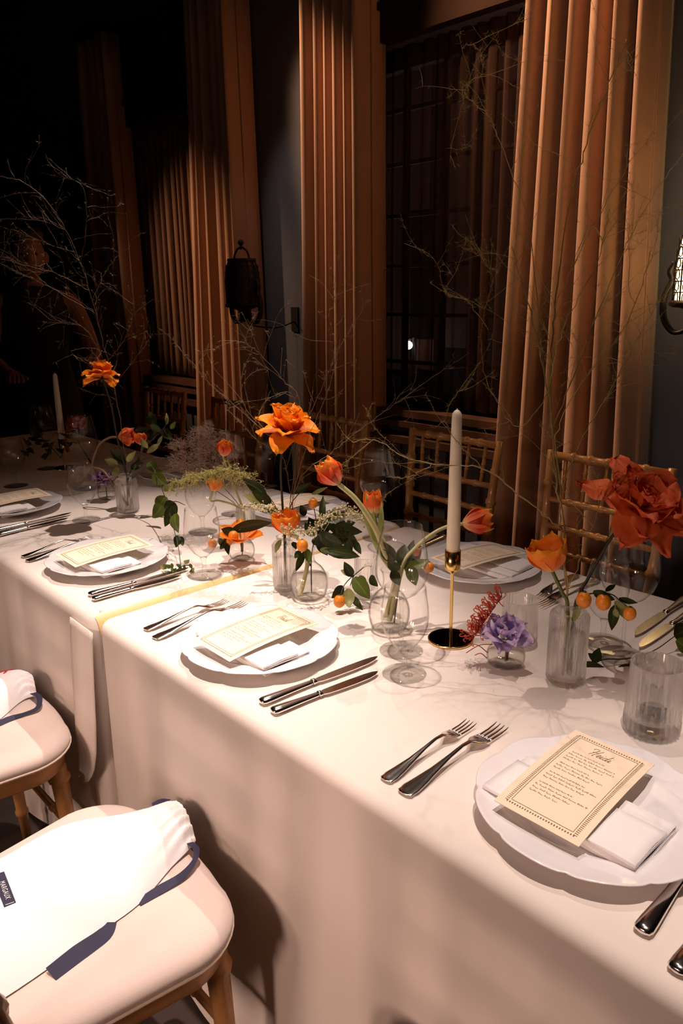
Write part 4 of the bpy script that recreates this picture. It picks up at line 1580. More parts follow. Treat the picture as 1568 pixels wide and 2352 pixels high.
# ------------------------------------------------------------------ petals, leaves, flowers
def petal_mb(C, ax, side, L, Wd, a0, kap, cup, ruff=0.0, seed=0, base_r=0.0, tip=0.35, nu=6, nv=8, point=0.0, flare=0.0):
    ax, side = ax.normalized(), side.normalized()
    T = ax.cross(side)
    rows = []
    p = C + side * base_r
    off = Vector((seed * 3.7, seed * 1.3, 0))
    for j in range(nv + 1):
        v = j / nv
        a = a0 + kap * v + flare * max(0, v - 0.7) / 0.3
        d = ax * math.cos(a) + side * math.sin(a)
        if j:
            p = p + d * (L / nv)
        N = ax * math.sin(a) - side * math.cos(a)
        w = Wd * (math.sin(math.pi * min(1.0, (v * (1 - tip * 0.45) + 0.10))) ** 0.75)
        if point:
            w *= 1 - point * max(0, (v - 0.55) / 0.45) ** 2
        rows.append((p.copy(), N, w, v))

    def fn(u, v):
        q, N, w, vv = rows[round(v * nv)]
        s = 2 * u - 1
        r = q + T * (s * w) + N * (cup * w * s * s)
        if vv > 0.9:
            r -= (rows[nv][0] - rows[nv - 1][0]) * (abs(s) ** 2) * 0.8
        if ruff:
            k = noise.noise(off + Vector((s * 2.3, vv * 2.6, seed))) + 0.6 * noise.noise(off + Vector((s * 6, vv * 4, seed + 9)))
            r += N * ruff * k * (0.25 + vv)
        return r
    return MB().grid(fn, nu, nv)


def perp(ax, t):
    ax = ax.normalized()
    e1 = ax.cross(Vector((0.31, 0.2, 0.93)))
    e1 = e1.normalized() if e1.length > 0.05 else ax.orthogonal().normalized()
    e2 = ax.cross(e1)
    return e1 * math.cos(t) + e2 * math.sin(t)


def stem_part(root, pts, r0, r1, mat='green_stem', name='stem', n=7):
    sp = spline(pts, 6)
    k = len(sp) - 1
    return build(name, MB().tube(sp, [lerp(r0, r1, i / k) for i in range(k + 1)], n), mat, root)


def tulip(label, base, head, axis, L, R, mat, stem_pts, opening=0.0, seed=1, stem_mat='green_stem', group='orange tulips', sr=0.0035, name='tulip'):
    rnd = random.Random(seed)
    g = thing(name, label, 'flower', base, 0, group)
    axis = axis.normalized()
    stem_part(g, stem_pts + [head], sr, sr * 0.9, stem_mat)
    for lay_ in (1, 0):
        for k in range(3):
            t = 2 * math.pi * (k + 0.5 * lay_) / 3 + seed
            rr = R * (1.0 if lay_ else 0.88)
            sd = perp(axis, t)
            a0 = 0.95 + 0.25 * opening + rnd.uniform(-0.05, 0.05)
            kap = -1.25 + 0.85 * opening + rnd.uniform(-0.08, 0.08)
            mb = petal_mb(head, axis, sd, L * rnd.uniform(0.97, 1.06), rr * 0.98, a0, kap, 0.55 - 0.12 * opening, 0.0012, seed * 7 + k + 3 * lay_, R * 0.10, 0.30, 8, 9, 0.35)
            build('petal', mb, mat, g)
    build('pistil', MB().tube([head + axis * 0.004, head + axis * L * 0.45], 0.0025, 6), 'pale_stem', g)
    return g


def rose(label, base, head, axis, S, mat, stem_pts, seed, layers, group=None, stem_mat='dark_stem', name='garden_rose'):
    rnd = random.Random(seed)
    g = thing(name, label, 'flower', base, 0, group)
    axis = axis.normalized()
    stem_part(g, stem_pts + [head - axis * S * 0.25], 0.0028, 0.0026, stem_mat)
    c0 = head - axis * S * 0.28
    for (n, L, wd_, a0, kap, cup, fl, ruff) in layers:
        t0 = rnd.uniform(0, 6.28)
        for k in range(n):
            t = t0 + 2 * math.pi * k / n + rnd.uniform(-0.18, 0.18)
            sd = perp(axis, t)
            mb = petal_mb(c0, axis, sd, S * L * rnd.uniform(0.88, 1.10), S * wd_ * rnd.uniform(0.9, 1.1), a0 + rnd.uniform(-0.1, 0.1), kap + rnd.uniform(-0.15, 0.15),
                          cup, S * ruff, seed * 11 + int(k * 5 + L * 100), S * 0.03, 0.18, 7, 9, 0.0, fl * rnd.uniform(0.3, 1.3))
            build('petal', mb, mat, g)
    for k in range(4):
        sd = perp(axis, 1.57 * k + 0.4)
        build('sepal', petal_mb(c0 - axis * S * 0.02, axis, sd, S * 0.35, S * 0.06, 1.5, 0.5, 0.2, 0, k, 0.002, 0.3, 4, 5, 0.9), 'leaf_dark', g)
    return g


def leaf_mb(a, b, width, roll=0.0, bend=0.15, fold=0.25, nu=4, nv=7):
    a, b = Vector(a), Vector(b)
    d = b - a
    L = d.length
    d.normalize()
    view = (a - CAM_O).normalized()
    sd = d.cross(view).normalized()
    nn = sd.cross(d).normalized()
    sd2 = sd * math.cos(roll) + nn * math.sin(roll)
    n2 = nn * math.cos(roll) - sd * math.sin(roll)

    def fn(u, v):
        s = 2 * u - 1
        w = width * 0.5 * (math.sin(math.pi * (0.03 + 0.97 * v) ** 0.8) ** 0.85) if v < 1 else 0.0004
        p = a + d * (L * v) + n2 * (bend * L * math.sin(math.pi * v))
        return p + sd2 * (s * w) + n2 * (-fold * abs(s) * w + 0.04 * w * math.sin(v * 14 + s * 3))
    return MB().grid(fn, nu, nv)


def sprig(label, name, cat, base, stems, leaves=(), fruits=(), group=None, stem_mat='dark_stem', sr=0.0012):
    """stems: lists of (px, py, dd); leaves: (bx, by, tx, ty, width px, material, dd base, dd tip); fruits: (px, py, r px, dd)"""
    rnd = random.Random(int(base.x * 1000 + len(leaves)))
    g = thing(name, label, cat, base, 0, group)
    dep = (base - CAM_O).dot(CF)
    for st in stems:
        pts = [up(a, b, base, c) for a, b, c in st]
        stem_part(g, pts, sr * 1.3, sr * 0.8, stem_mat, n=5)
    for (bx, by, tx, ty, wpx, mt, d0, d1) in leaves:
        o = leaf_mb(up(bx, by, base, d0), up(tx, ty, base, d1), wpx * dep / F_PX * 1.1, rnd.uniform(-0.6, 0.6), rnd.uniform(-0.16, 0.16), 0.22)
        build('leaf', o, mt, g)
    for (fx, fy, r, dd) in fruits:
        c = up(fx, fy, base, dd)
        f = build('fruit', MB().ball(c, r * dep / F_PX, 14, 10, 1.12), 'kumquat', g)
        build('calyx', MB().lathe([(0.0035, 0.0), (0.002, 0.0012), (0.0005, 0.002)], 8, c + Vector((0, 0, r * dep / F_PX * 1.08))), 'dark_stem', f)
    return g


def inside(b, dz=0.02, dx=0.0, dy=0.0):
    return Vector((b.x + dx, b.y + dy, TZ + dz))


Z = Vector((0, 0, 1))


def imgdir(base, x0, y0, x1, y1, dd=0.0):
    """direction in the room that runs from one pixel to another at the distance of base"""
    return (up(x1, y1, base, dd) - up(x0, y0, base, 0)).normalized()


# tulips in the round vase behind the front goblet
tulip('red-orange tulip on a thick pale curved stem, left of the bud', B3, up(778, 1112, B3, 0.0), imgdir(B3, 778, 1112, 742, 1062), 0.062, 0.029, 'tulip_petal',
      [inside(B3), up(915, 1318, B3), up(888, 1280, B3), up(862, 1215, B3), up(820, 1150, B3)], 0.0, 3, 'pale_stem', sr=0.0056)
tulip('tulip bending right, beside the taper candle', B3, up(1062, 1203, B3, 0.03), imgdir(B3, 1062, 1203, 1135, 1192), 0.066, 0.030, 'tulip_petal',
      [inside(B3, 0.03, 0.01), up(925, 1300, B3), up(950, 1262, B3, 0.01), up(990, 1228, B3, 0.02), up(1025, 1210, B3, 0.03)], 0.0, 9, 'pale_stem', sr=0.0040)
gbud = tulip('half-closed tulip bud between pale green leaves', B3, up(858, 1185, B3, 0.06), imgdir(B3, 858, 1185, 856, 1130, 0.0), 0.058, 0.021, 'tulip_petal_bud',
             [inside(B3, 0.03, -0.01), up(908, 1310, B3, 0.02), up(884, 1250, B3, 0.04), up(866, 1210, B3, 0.05)], 0.0, 5, 'pale_stem', sr=0.0042)
for (a, b, c, d, w, t0, t1) in ((868, 1255, 838, 1130, 15, 0.05, 0.04), (872, 1250, 876, 1150, 14, 0.03, 0.02), (908, 1318, 830, 1175, 26, 0.02, 0.05)):
    build('leaf', leaf_mb(up(a, b, B3, t0), up(c, d, B3, t1), w * 1.55 / F_PX * 1.1, 0.3, 0.06, 0.5), 'tulip_leaf', gbud)
tulip('orange tulip above the ribbed bottle, beside the round clear vase', B1, up(662, 1228, B1, 0.02), imgdir(B1, 664, 1230, 652, 1170), 0.062, 0.033, 'tulip_petal_orange',
      [inside(B1, 0.012, -0.018, 0.012), up(695, 1345, B1), up(706, 1290, B1), up(697, 1250, B1), up(684, 1235, B1, 0.01)], 0.28, 2, 'pale_stem', sr=0.0052)
tulip('pinkish tulip standing highest in front of the plumes', T4, up(512, 1048, T4, 0.0), imgdir(T4, 512, 1048, 522, 1003), 0.052, 0.025, 'tulip_petal',
      [inside(T4), up(556, 1165, T4), up(530, 1100, T4)], 0.0, 8, 'pale_stem')
tulip('small drooping tulip under the green frond', T4, up(488, 1128, T4, -0.05), imgdir(T4, 488, 1128, 499, 1092), 0.048, 0.024, 'tulip_petal_orange',
      [inside(T4, 0.02, -0.01), up(550, 1168, T4), up(505, 1150, T4, -0.02), up(484, 1150, T4, -0.05)], 0.15, 6, 'pale_stem')
tulip('wide open orange tulip in the small round vase', B2, up(553, 1240, B2, -0.01), (imgdir(B2, 553, 1240, 548, 1180) + Vector((-0.1, -0.1, 0))).normalized(), 0.068, 0.027, 'tulip_petal_orange',
      [inside(B2), up(556, 1262, B2)], 1.25, 4)
tulip('open orange tulip above the ribbed bottle at the right', V2, up(1268, 1312, V2, 0.0), imgdir(V2, 1268, 1312, 1250, 1240), 0.066, 0.034, 'tulip_petal_orange',
      [inside(V2, 0.02), up(1303, 1395, V2), up(1290, 1360, V2)], 0.42, 7)
tulip('dim red tulip on an arched pale stem at the far left', V3, up(272, 1004, V3, 0.10), imgdir(V3, 262, 1003, 300, 1000), 0.058, 0.032, 'rose_petal_coral',
      [inside(V3), up(240, 1085, V3, 0.08), up(213, 1070, V3, 0.10), up(225, 1025, V3, 0.10), up(250, 1006, V3, 0.10)], 0.2, 12, 'twig_brown')
tulip('small orange bud among pale leaves at the left', V3, up(327, 1022, V3, 0.03), imgdir(V3, 327, 1022, 317, 990), 0.045, 0.022, 'tulip_petal',
      [inside(V3, 0.02, 0.01), up(305, 1088, V3), up(322, 1050, V3, 0.02)], 0.1, 13)

OPEN = [(3, 0.56, 0.17, 0.10, -0.2, 1.0, 0.0, 0.03), (5, 0.62, 0.25, 0.28, -0.1, 0.75, 0.3, 0.05), (5, 0.64, 0.29, 0.55, 0.0, 0.5, 0.6, 0.06), (4, 0.64, 0.30, 1.0, 0.4, 0.3, 0.9, 0.07), (4, 0.74, 0.28, 1.45, 0.6, 0.15, 1.0, 0.09)]
LOOSE = [(3, 0.34, 0.22, 0.2, 0.2, 0.7, 0.2, 0.08), (4, 0.50, 0.30, 0.6, 0.15, 0.4, 0.5, 0.11), (5, 0.66, 0.33, 0.95, 0.2, 0.25, 0.7, 0.13), (5, 0.80, 0.31, 1.25, 0.25, 0.1, 0.8, 0.14), (5, 0.92, 0.27, 1.55, 0.25, 0.1, 0.6, 0.14)]
rose('large orange rose on a dark stem above the ribbed bottle', V1, up(662, 968, V1, 0.0), imgdir(V1, 656, 1000, 668, 930) + Vector((-0.16, -0.14, 0.0)), 0.108, 'rose_petal_orange',
     [inside(V1), up(653, 1232, V1), up(648, 1150, V1), up(645, 1060, V1)], 3, OPEN, 'garden roses')
rose('orange rose at the far left above dark stems', V3, up(236, 850, V3, 0.0), imgdir(V3, 236, 880, 238, 830) + Vector((0.2, 0.3, 0)), 0.090, 'rose_petal_orange',
     [inside(V3), up(291, 1092, V3), up(270, 1010, V3), up(255, 930, V3)], 6, OPEN[1:], 'garden roses')
rose('huge coral rose at the right edge', V2, up(1492, 1132, V2, 0.03), imgdir(V2, 1450, 1180, 1490, 1110) + Vector((-0.55, -0.42, 0.0)), 0.114, 'rose_petal_coral',
     [inside(V2, 0.02, 0.008), up(1325, 1385, V2), up(1355, 1320, V2, 0.02), up(1410, 1225, V2, 0.03)], 9, LOOSE, 'garden roses')
rose('dim red rose beyond the far taper candle', cb2, up(175, 972, cb2, 0.0), Vector((-0.3, -0.3, 1)), 0.085, 'rose_petal_coral',
     [cb2 + Vector((0.10, -0.03, 0.0)), up(178, 1010, cb2)], 15, OPEN[1:4], 'garden roses')


# ruffled lilac and mauve flowers, pincushion
def ruffled(label, base, c, axis, S, mat, seed, n=14):
    rnd = random.Random(seed)
    g = thing('ruffled_flower', label, 'flower', base)
    stem_part(g, [inside(base, 0.008), inside(base, 0.04), c], 0.002, 0.0018, 'green_stem')
    for k in range(n):
        t = 2.4 * k
        f = (k + 0.5) / n
        sd = perp(axis, t)
        cc = c + sd * S * 0.25 * f + axis * S * 0.25 * (1 - f)
        mb = petal_mb(cc, axis, sd, S * rnd.uniform(0.45, 0.75), S * rnd.uniform(0.26, 0.42), 0.2 + 1.2 * f, rnd.uniform(-0.4, 0.6), 0.3, S * 0.16, seed * 13 + k, 0.002, 0.1, 9, 8, 0, rnd.uniform(-0.5, 0.9))
        build('petal', mb, mat, g)
    return g


ruffled('ruffled lilac flower in the low bowl vase', B4, up(1155, 1465, B4, 0.0), (imgdir(B4, 1155, 1465, 1172, 1400) + Vector((-0.4, -0.3, 0))).normalized(), 0.060, 'lilac_petal', 4)
ruffled('dim mauve ruffled flower behind the goblet at the left', B5, up(238, 1108, B5, 0.0), Vector((-0.2, -0.2, 1)), 0.055, 'mauve_petal', 8, 16)
pc = thing('pincushion_flower', 'red spidery pincushion flower beside the lilac flower', 'flower', B4)
stem_part(pc, [inside(B4, 0.008, 0.005), inside(B4, 0.04), up(1118, 1450, B4, 0.0)], 0.002, 0.0018, 'twig_brown')
rnd = random.Random(2)
p0, p1 = up(1150, 1372, B4, 0.01), up(1082, 1470, B4, -0.01)
for k in range(100):
    f = rnd.random()
    c = p0.lerp(p1, f) + Vector((0.012, 0.006, -0.004))
    d = (Vector((rnd.gauss(-0.5, 0.6), rnd.gauss(0.35, 0.6), rnd.gauss(0.6, 0.5)))).normalized()
    L = rnd.uniform(0.016, 0.030)
    hk = d.orthogonal().normalized()
    pts = [c, c + d * L * 0.5, c + d * L * 0.9, c + d * L * 1.02 + hk * 0.003, c + d * L * 0.95 + hk * 0.0055, c + d * L * 0.86 + hk * 0.005]
    build('style', MB().tube(spline(pts, 2), 0.00095, 4), 'pincushion', pc)
for (a, b, c, d) in ((1120, 1500, 1075, 1480), (1118, 1512, 1090, 1505), (1130, 1480, 1070, 1500)):
    build('style', MB().tube(spline([up(a, b, B4), up((a + c) / 2, (b + d) / 2 - 8, B4), up(c, d, B4)], 3), 0.0009, 4), 'pincushion', pc)

# leafy and fruiting sprigs
D, G_, O_ = 'leaf_dark', 'leaf_green', 'leaf_olive'
sprig('dark glossy leaves and two kumquats spreading from the round clear vase', 'kumquat_branch', 'greenery', B1,
      [[(715, 1360, 0.01), (716, 1270, 0), (735, 1225, 0.02), (780, 1235, 0.03)], [(712, 1300, 0), (705, 1260, 0), (690, 1255, -0.01)], [(730, 1235, 0.02), (725, 1190, 0.04), (719, 1160, 0.05)]],
      [(745, 1262, 826, 1279, 30, D, 0, 0.0), (740, 1195, 742, 1138, 15, D, 0.04, 0.05), (752, 1198, 800, 1178, 24, D, 0.04, 0.06), (756, 1212, 832, 1222, 27, D, 0.02, 0.03), (733, 1224, 788, 1250, 32, D, 0.0, -0.01),
       (793, 1236, 808, 1270, 18, D, 0.02, 0.01), (811, 1240, 829, 1273, 17, D, 0.02, 0.01), (720, 1232, 700, 1200, 20, D, 0.02, 0.03), (728, 1228, 770, 1200, 24, D, 0.02, 0.05), (698, 1268, 679, 1313, 15, D, -0.01, -0.03),
       (703, 1260, 711, 1294, 17, G_, -0.02, -0.03), (690, 1266, 676, 1282, 14, D, -0.02, -0.03), (735, 1262, 770, 1268, 14, O_, 0, 0.0), (725, 1220, 756, 1192, 26, D, 0.04, 0.07), (760, 1228, 806, 1238, 30, D, 0.04, 0.05), (742, 1245, 790, 1262, 26, D, 0.03, 0.04), (770, 1205, 816, 1200, 22, D, 0.06, 0.08), (722, 1215, 708, 1188, 18, D, 0.05, 0.06), (780, 1225, 822, 1248, 24, D, 0.05, 0.06), (728, 1240, 752, 1276, 20, D, 0.02, 0.02), (705, 1215, 726, 1196, 20, D, 0.04, 0.05), (716, 1240, 758, 1246, 26, D, 0.0, 0.03), (700, 1185, 690, 1160, 16, D, 0.05, 0.06)],
      [(694, 1253, 13, -0.02), (719, 1156, 11, 0.05)], 'leafy sprigs')
sprig('kumquat twig with one bright fruit hanging over the cloth', 'kumquat_branch', 'greenery', T3,
      [[(845, 1370, 0.0), (850, 1300, 0), (812, 1322, -0.04), (790, 1345, -0.07), (782, 1368, -0.09)], [(812, 1322, -0.04), (804, 1345, -0.06)]],
      [(808, 1324, 790, 1290, 20, D, -0.04, -0.04), (812, 1327, 849, 1376, 32, G_, -0.05, -0.07), (826, 1322, 838, 1347, 17, G_, -0.03, -0.06), (851, 1322, 868, 1347, 20, D, -0.03, -0.05), (788, 1347, 761, 1374, 24, D, -0.07, -0.09),
       (800, 1352, 801, 1396, 25, O_, -0.07, -0.10), (808, 1370, 833, 1402, 14, D, -0.07, -0.09), (806, 1318, 782, 1310, 14, O_, -0.04, -0.02)], [(779, 1381, 13, -0.09)], 'leafy sprigs')
sprig('dark leaves around the tulip stems inside the tall wine glass view', 'leafy_sprig', 'greenery', B3,
      [[(905, 1430, 0.0), (918, 1315, 0), (905, 1280, -0.01), (880, 1262, -0.02)], [(918, 1315, 0), (945, 1290, 0.0), (978, 1300, 0.0)]],
      [(905, 1290, 872, 1242, 34, D, -0.01, 0.0), (915, 1310, 890, 1290, 26, D, -0.02, -0.03), (925, 1305, 968, 1262, 30, D, 0.0, 0.02), (930, 1312, 985, 1285, 24, G_, -0.01, 0.0), (940, 1300, 955, 1345, 26, G_, -0.02, -0.03),
       (920, 1300, 930, 1250, 30, D, 0.02, 0.05), (900, 1310, 918, 1345, 22, D, -0.02, -0.03), (935, 1290, 950, 1240, 20, D, 0.03, 0.06)], [(984, 1303, 12, 0.0), (955, 1268, 10, 0.02)], 'leafy sprigs')
sprig('dark leaves and kumquats fanning from the small round vase', 'kumquat_branch', 'greenery', B2,
      [[(556, 1275, 0.0), (556, 1245, 0), (530, 1235, -0.02), (490, 1245, -0.04)], [(556, 1245, 0), (600, 1205, 0.02), (625, 1198, 0.02)]],
      [(532, 1218, 625, 1200, 26, D, -0.02, -0.03), (540, 1225, 508, 1215, 20, D, -0.01, -0.02), (524, 1240, 505, 1262, 16, D, -0.03, -0.04), (518, 1235, 525, 1275, 15, D, -0.03, -0.04), (512, 1250, 500, 1235, 14, G_, -0.03, -0.04)],
      [(536, 1232, 12, -0.03), (487, 1248, 10, -0.05), (527, 1243, 8, -0.03)], 'leafy sprigs')
sprig('dark leaves arching up left of the orange tulip', 'leafy_sprig', 'greenery', V1,
      [[(655, 1340, 0), (655, 1235, 0), (640, 1180, 0.01), (600, 1130, 0.02), (560, 1105, 0.02)], [(655, 1235, 0), (668, 1160, 0.02), (700, 1120, 0.03)]],
      [(612, 1140, 556, 1098, 24, D, 0.02, 0.02), (622, 1155, 578, 1130, 22, D, 0.01, 0.0), (600, 1160, 556, 1134, 18, O_, 0.01, 0.0), (640, 1175, 605, 1168, 14, D, 0, 0), (675, 1130, 715, 1108, 16, D, 0.03, 0.03),
       (716, 1135, 752, 1119, 9, O_, 0.0, 0.02), (645, 1240, 632, 1270, 12, O_, -0.02, -0.03), (672, 1245, 680, 1262, 14, D, -0.02, -0.03)], [], 'leafy sprigs')
sprig('kumquat branch with three fruits drooping right of the ribbed bottle', 'kumquat_branch', 'greenery', V2,
      [[(1310, 1540, 0.0), (1318, 1392, 0), (1345, 1366, 0.0), (1400, 1364, 0), (1425, 1382, -0.01), (1444, 1396, -0.02)]],
      [(1362, 1358, 1412, 1378, 22, D, 0, -0.01), (1390, 1358, 1413, 1343, 11, D, 0.01, 0.03), (1421, 1374, 1464, 1385, 14, D, 0, -0.01), (1413, 1380, 1443, 1427, 22, O_, -0.01, -0.03), (1412, 1390, 1404, 1448, 22, D, -0.01, -0.03),
       (1330, 1395, 1316, 1427, 14, O_, -0.02, -0.03), (1350, 1366, 1330, 1350, 12, D, 0, 0), (1412, 1398, 1418, 1418, 12, O_, -0.03, -0.03)], [(1340, 1378, 17, -0.01), (1385, 1383, 17, -0.01), (1446, 1409, 14, -0.03)], 'leafy sprigs')
vb = on_z(1380, 1530, TZ)
vb.z += 0.004
sprig('dark ivy trail lying on the cloth right of the ribbed bottle', 'ivy_trail', 'greenery', vb,
      [[(1345, 1535, 0), (1385, 1515, 0), (1440, 1513, 0.01), (1500, 1495, 0.03), (1548, 1462, 0.06)], [(1465, 1505, 0.02), (1450, 1535, 0.0)], [(1478, 1503, 0.02), (1485, 1520, 0.01)]],
      [(1340, 1522, 1398, 1543, 20, D, 0.0, -0.005), (1362, 1522, 1376, 1488, 22, D, 0.0, 0.01), (1414, 1542, 1446, 1526, 18, D, -0.005, 0.0), (1375, 1520, 1350, 1500, 16, D, 0, 0.01), (1548, 1462, 1590, 1440, 44, D, 0.06, 0.08),
       (1552, 1470, 1580, 1500, 36, G_, 0.05, 0.05)], [], 'leafy sprigs')
sprig('olive leaves and thin stems around the ribbed bottle at the left', 'leafy_sprig', 'greenery', V3,
      [[(300, 1165, 0), (296, 1090, 0), (330, 1055, 0.01), (395, 1052, 0.02)], [(290, 1090, 0), (275, 1062, -0.01), (245, 1050, -0.02)], [(298, 1088, 0), (330, 1030, 0.02), (375, 985, 0.03), (383, 960, 0.03)], [(375, 985, 0.03), (415, 1048, 0.04)]],
      [(270, 1068, 240, 1055, 16, O_, -0.01, -0.03), (288, 1068, 252, 1028, 18, D, 0, -0.01), (292, 1060, 312, 1036, 13, O_, 0, -0.01), (268, 1072, 258, 1100, 15, O_, -0.02, -0.03), (338, 1040, 368, 1018, 12, O_, 0.02, 0.01),
       (362, 1020, 373, 1000, 8, O_, 0.02, 0.02), (345, 976, 372, 992, 16, D, 0.02, 0.03), (383, 975, 382, 948, 8, O_, 0.03, 0.03), (392, 985, 403, 968, 10, G_, 0.03, 0.03), (372, 985, 395, 1010, 22, D, 0.03, 0.03),
       (340, 1010, 360, 990, 20, D, 0.03, 0.04), (310, 990, 345, 985, 14, D, 0.03, 0.03), (350, 980, 345, 945, 22, D, 0.05, 0.06), (300, 1075, 330, 1062, 16, D, 0, 0.0), (325, 1010, 340, 1030, 14, O_, 0.01, 0.01),
       (340, 1062, 362, 1085, 22, G_, 0.0, -0.01), (350, 1095, 375, 1082, 22, G_, 0, 0)], [], 'leafy sprigs')
sprig('leafy vine trailing from the left bottle towards the goblet', 'leafy_vine', 'greenery', V3,
      [[(303, 1100, 0), (345, 1072, -0.05), (362, 1100, -0.12), (378, 1140, -0.25), (392, 1190, -0.40), (408, 1250, -0.55), (415, 1300, -0.62)], [(375, 1170, -0.3), (400, 1152, -0.35), (425, 1160, -0.4)]],
      [(352, 1090, 380, 1112, 24, G_, -0.1, -0.14), (376, 1115, 388, 1128, 15, O_, -0.2, -0.22), (388, 1112, 402, 1130, 9, O_, -0.22, -0.24), (380, 1140, 360, 1172, 26, G_, -0.28, -0.3), (385, 1150, 402, 1190, 24, D, -0.32, -0.36),
       (372, 1160, 350, 1190, 28, G_, -0.3, -0.34), (392, 1165, 378, 1210, 22, D, -0.36, -0.4), (402, 1180, 410, 1224, 20, G_, -0.4, -0.44), (408, 1230, 404, 1258, 14, D, -0.5, -0.52), (414, 1232, 420, 1254, 10, D, -0.5, -0.52)], [], 'leafy sprigs')
lb = on_z(405, 1318, TZ)
lb.z += 0.004
rnd = random.Random(4)
lv = []
for k in range(22):
    t = k / 21
    x, y = lerp(440, 378, t) + rnd.uniform(-10, 10), lerp(1300, 1312, t) + rnd.uniform(-16, 20)
    a = rnd.uniform(0, 6.28)
    lv.append((x, y, x + 15 * math.cos(a), y + 11 * math.sin(a) * 1.2, 7, G_ if k % 3 else O_, rnd.uniform(0, 0.03), rnd.uniform(0, 0.03)))
sprig('small bright leaves on the cloth beside the goblet and knife tips', 'leafy_sprig', 'greenery', lb,
      [[(440, 1298, 0.02), (420, 1300, 0.02), (400, 1312, 0.01), (378, 1312, 0.01)]], lv, [], 'leafy sprigs')
# dark leaves around the far candle
lv = []
for k in range(26):
    x, y = rnd.uniform(60, 165), rnd.uniform(985, 1050)
    a = rnd.uniform(-2.8, -0.3)
    lv.append((x, y, x + 24 * math.cos(a), y + 15 * math.sin(a), 10, D, rnd.uniform(-0.1, 0.2), rnd.uniform(-0.1, 0.2)))
sprig('dark leafy mound at the foot of the far taper candle', 'leafy_sprig', 'greenery', cb2 + Vector((-0.06, 0.0, 0)), [[(140, 1052, 0), (110, 1020, 0), (90, 1000, 0)], [(140, 1052, 0), (150, 1020, 0), (160, 990, 0)]], lv, [], 'leafy sprigs')


# ------------------------------------------------------------------ airy twigs
def spray(label, base, mains, mat, seed, density, fuzz, name='airy_twigs', side=0.10, root_in=True, r_main=0.0014, hair=(0.004, 0.010)):
    rnd = random.Random(seed)
    g = thing(name, label, 'twigs', base)
    hairs = MB()
    small = MB()

    def hair_at(p, n):
        for _ in range(n):
            d = Vector((rnd.gauss(0, 1), rnd.gauss(0, 1), rnd.gauss(0.3, 1))).normalized()
            L = rnd.uniform(*hair)
            hairs.tube([p, p + d * L], [0.00020, 0.00009], 3, cap=False)

    def walk(p, d, L, r, lev):
        n = max(4, int(L / 0.011))
        pts = [p]
        curl = Vector((rnd.gauss(0, 0.22), rnd.gauss(0, 0.22), rnd.gauss(0.05, 0.22)))
        for i in range(n):
            d = (d + curl * 0.35 + Vector((rnd.gauss(0, 0.10), rnd.gauss(0, 0.10), rnd.gauss(0, 0.10)))).normalized()
            if rnd.random() < 0.2:
                curl = -curl * 0.8
            p = p + d * (L / n)
            pts.append(p)
            if lev < 2 and rnd.random() < 0.16:
                e = (d + Vector((rnd.gauss(0, 0.7), rnd.gauss(0, 0.7), rnd.gauss(0, 0.7)))).normalized()
                walk(p, e, L * rnd.uniform(0.25, 0.55), r * 0.65, lev + 1)
            if fuzz and rnd.random() < fuzz:
                hair_at(p, rnd.randint(2, 5))
        small.tube(pts, [lerp(r, r * 0.35, i / n) for i in range(n + 1)], 4)

    for m_, (path, r) in enumerate(mains):
        pts = spline([up(a, b, base, c) for a, b, c in path], 8)
        k = len(pts) - 1
        pts = [p + Vector((rnd.gauss(0, 0.0012), rnd.gauss(0, 0.0012), rnd.gauss(0, 0.0008))) for p in pts]
        r *= 0.72
        build('twig', MB().tube(pts, [lerp(r, r * 0.4, i / k) for i in range(k + 1)], 5), mat, g)
        tot = sum((pts[i + 1] - pts[i]).length for i in range(k))
        ns = int(tot * density)
        for _ in range(ns):
            f = rnd.uniform(0.30, 1.0) if m_ == 0 else rnd.uniform(0.15, 1.0)
            i = min(int(f * k), k - 1)
            t = (pts[i + 1] - pts[i]).normalized()
            d = (t * 0.8 + Vector((rnd.gauss(0, 0.55), rnd.gauss(0, 0.55), rnd.gauss(0.1, 0.5)))).normalized()
            walk(pts[i], d, side * rnd.uniform(0.35, 1.25), 0.00042, 0)
        if fuzz:
            for i in range(int(k * 0.25), k):
                if rnd.random() < fuzz * 1.5:
                    hair_at(pts[i], rnd.randint(3, 6))
    build('fine_twigs', small, mat, g, kind='stuff')
    if hairs.v:
        build('needles', hairs, 'fern_fuzz' if fuzz > 0.3 else mat, g, kind='stuff')
    return g


